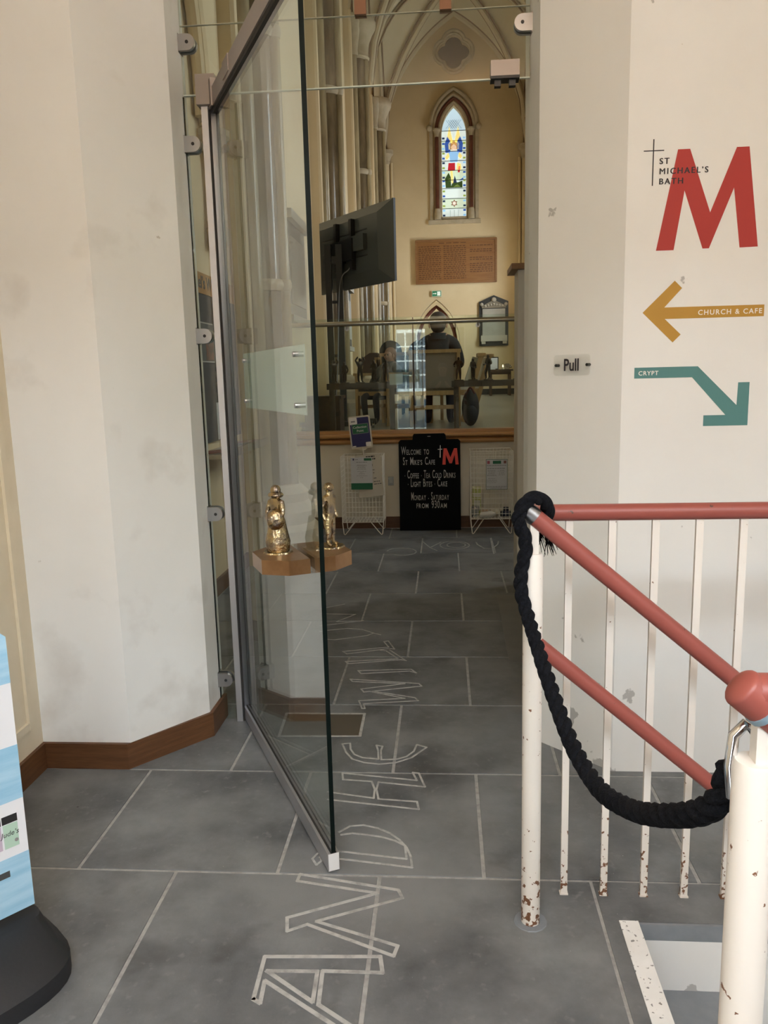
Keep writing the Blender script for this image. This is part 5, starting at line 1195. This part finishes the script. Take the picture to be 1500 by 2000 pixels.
# the photographer, back towards the street doorway: only a reflection in the balustrade glass shows
def standing(loc, label):
    t = thing('person', loc, label, 'person')
    n = {'pelvis': ((0,0,.93), .135), 'belly': ((0,.01,1.06), .135), 'chest': ((0,0,1.25), .15), 'collar': ((0,-.01,1.40), .095), 'neck': ((0,0,1.47), .055), 'jaw': ((0,.03,1.54), .07), 'skull': ((0,.01,1.615), .096), 'crown': ((0,0,1.67), .07), 'nose': ((0,.118,1.57), .013)}
    e = [('pelvis','belly'),('belly','chest'),('chest','collar'),('collar','neck'),('neck','jaw'),('jaw','skull'),('skull','crown'),('jaw','nose')]
    for s_, k in ((-1,'l'),(1,'r')):
        n[k+'hip'] = ((s_*.09,0,.86), .095); n[k+'knee'] = ((s_*.10,.015,.48), .06); n[k+'ankle'] = ((s_*.11,-.01,.09), .042); n[k+'toe'] = ((s_*.13,.15,.042), .038)
        n[k+'sho'] = ((s_*.19,0,1.35), .072); n[k+'elb'] = ((s_*.27,.10,1.12), .05); n[k+'wri'] = ((s_*.10,.30,1.27), .034); n[k+'palm'] = ((s_*.075,.345,1.32), .03)
        e += [('pelvis',k+'hip'),(k+'hip',k+'knee'),(k+'knee',k+'ankle'),(k+'ankle',k+'toe'),('collar',k+'sho'),(k+'sho',k+'elb'),(k+'elb',k+'wri'),(k+'wri',k+'palm')]
        for j in range(4):
            n[k+'f%d'%j] = ((s_*(.07-.004*j),.385,1.31+.02*j), .0085); n[k+'g%d'%j] = ((s_*(.04-.003*j),.405,1.315+.02*j), .0075); e += [(k+'palm',k+'f%d'%j),(k+'f%d'%j,k+'g%d'%j)]
        n[k+'t'] = ((s_*.045,.35,1.36), .009); e.append((k+'palm',k+'t'))
    b = skin(n, e, 2); b.m = []
    for f in b.f:
        c = sum((Vector(b.v[i]) for i in f), Vector())/len(f)
        b.m.append(1 if (c.z > 1.46 or (c.y > .29 and c.z > 1.2)) else (3 if c.z < .08 else (2 if c.z < .92 else 0)))
    R = Matrix.Translation(Vector(loc))
    part('body', b.tr(R), [mat('dark_coat', (.03,.03,.035), .9), SKIN, mat('pale_trousers', (.30,.29,.32), .9), SHOE], t, True)
    part('hair', MB().ball((0,-.02,1.635), (.10,.105,.10), 14, 10).tr(R), HAIRD, t, True)
    ey = MB()
    for s_ in (-1, 1): ey.ball((s_*.033,.095,1.59), .012, 8, 6)
    part('eyes', ey.tr(R), BLACKM, t, True)
standing((-.02, -.42, 0), 'person standing in the street doorway with both hands raised, in dark coat and pale trousers')

# ================================================================== STREET BEHIND THE PHOTOGRAPHER (seen only as a reflection)
struct('ground_street', MB().box((-14,-12,-.2),(14,BACKY-.25,-.12)), STREET)
bl = thing('street_building', (0,-9.5,-.12), 'pale limestone terrace with sash windows across the street', 'building')
part('facade', MB().box((-12,-10.0,-.12),(12,-9.5,7.0)), BATH, bl)
part('cornice', MB().box((-12,-9.5,3.3),(12,-9.25,3.6)).box((-12,-9.5,6.8),(12,-9.35,7.0)), BATH, bl)
part('shopfront', MB().box((-12,-9.5,-.12),(12,-9.4,.75)), SHOPF, bl)
for i, x in enumerate([-7.6,-5.4,-3.2,-1.0,1.2,3.4,5.6]):
    for z0, z1 in ((1.0, 2.9), (4.0, 6.2)):
        wf = part('window', MB().box((x-.6,-9.5,z0),(x+.6,-9.45,z1)), WFRAME, bl)
        for ux in range(3):
            for uz in range(4):
                part('pane', MB().box((x-.52+.36*ux,-9.45,z0+.1+(z1-z0-.15)/4*uz),(x-.52+.36*ux+.31,-9.445,z0+.1+(z1-z0-.15)/4*(uz+.88))), WGLASS, wf)
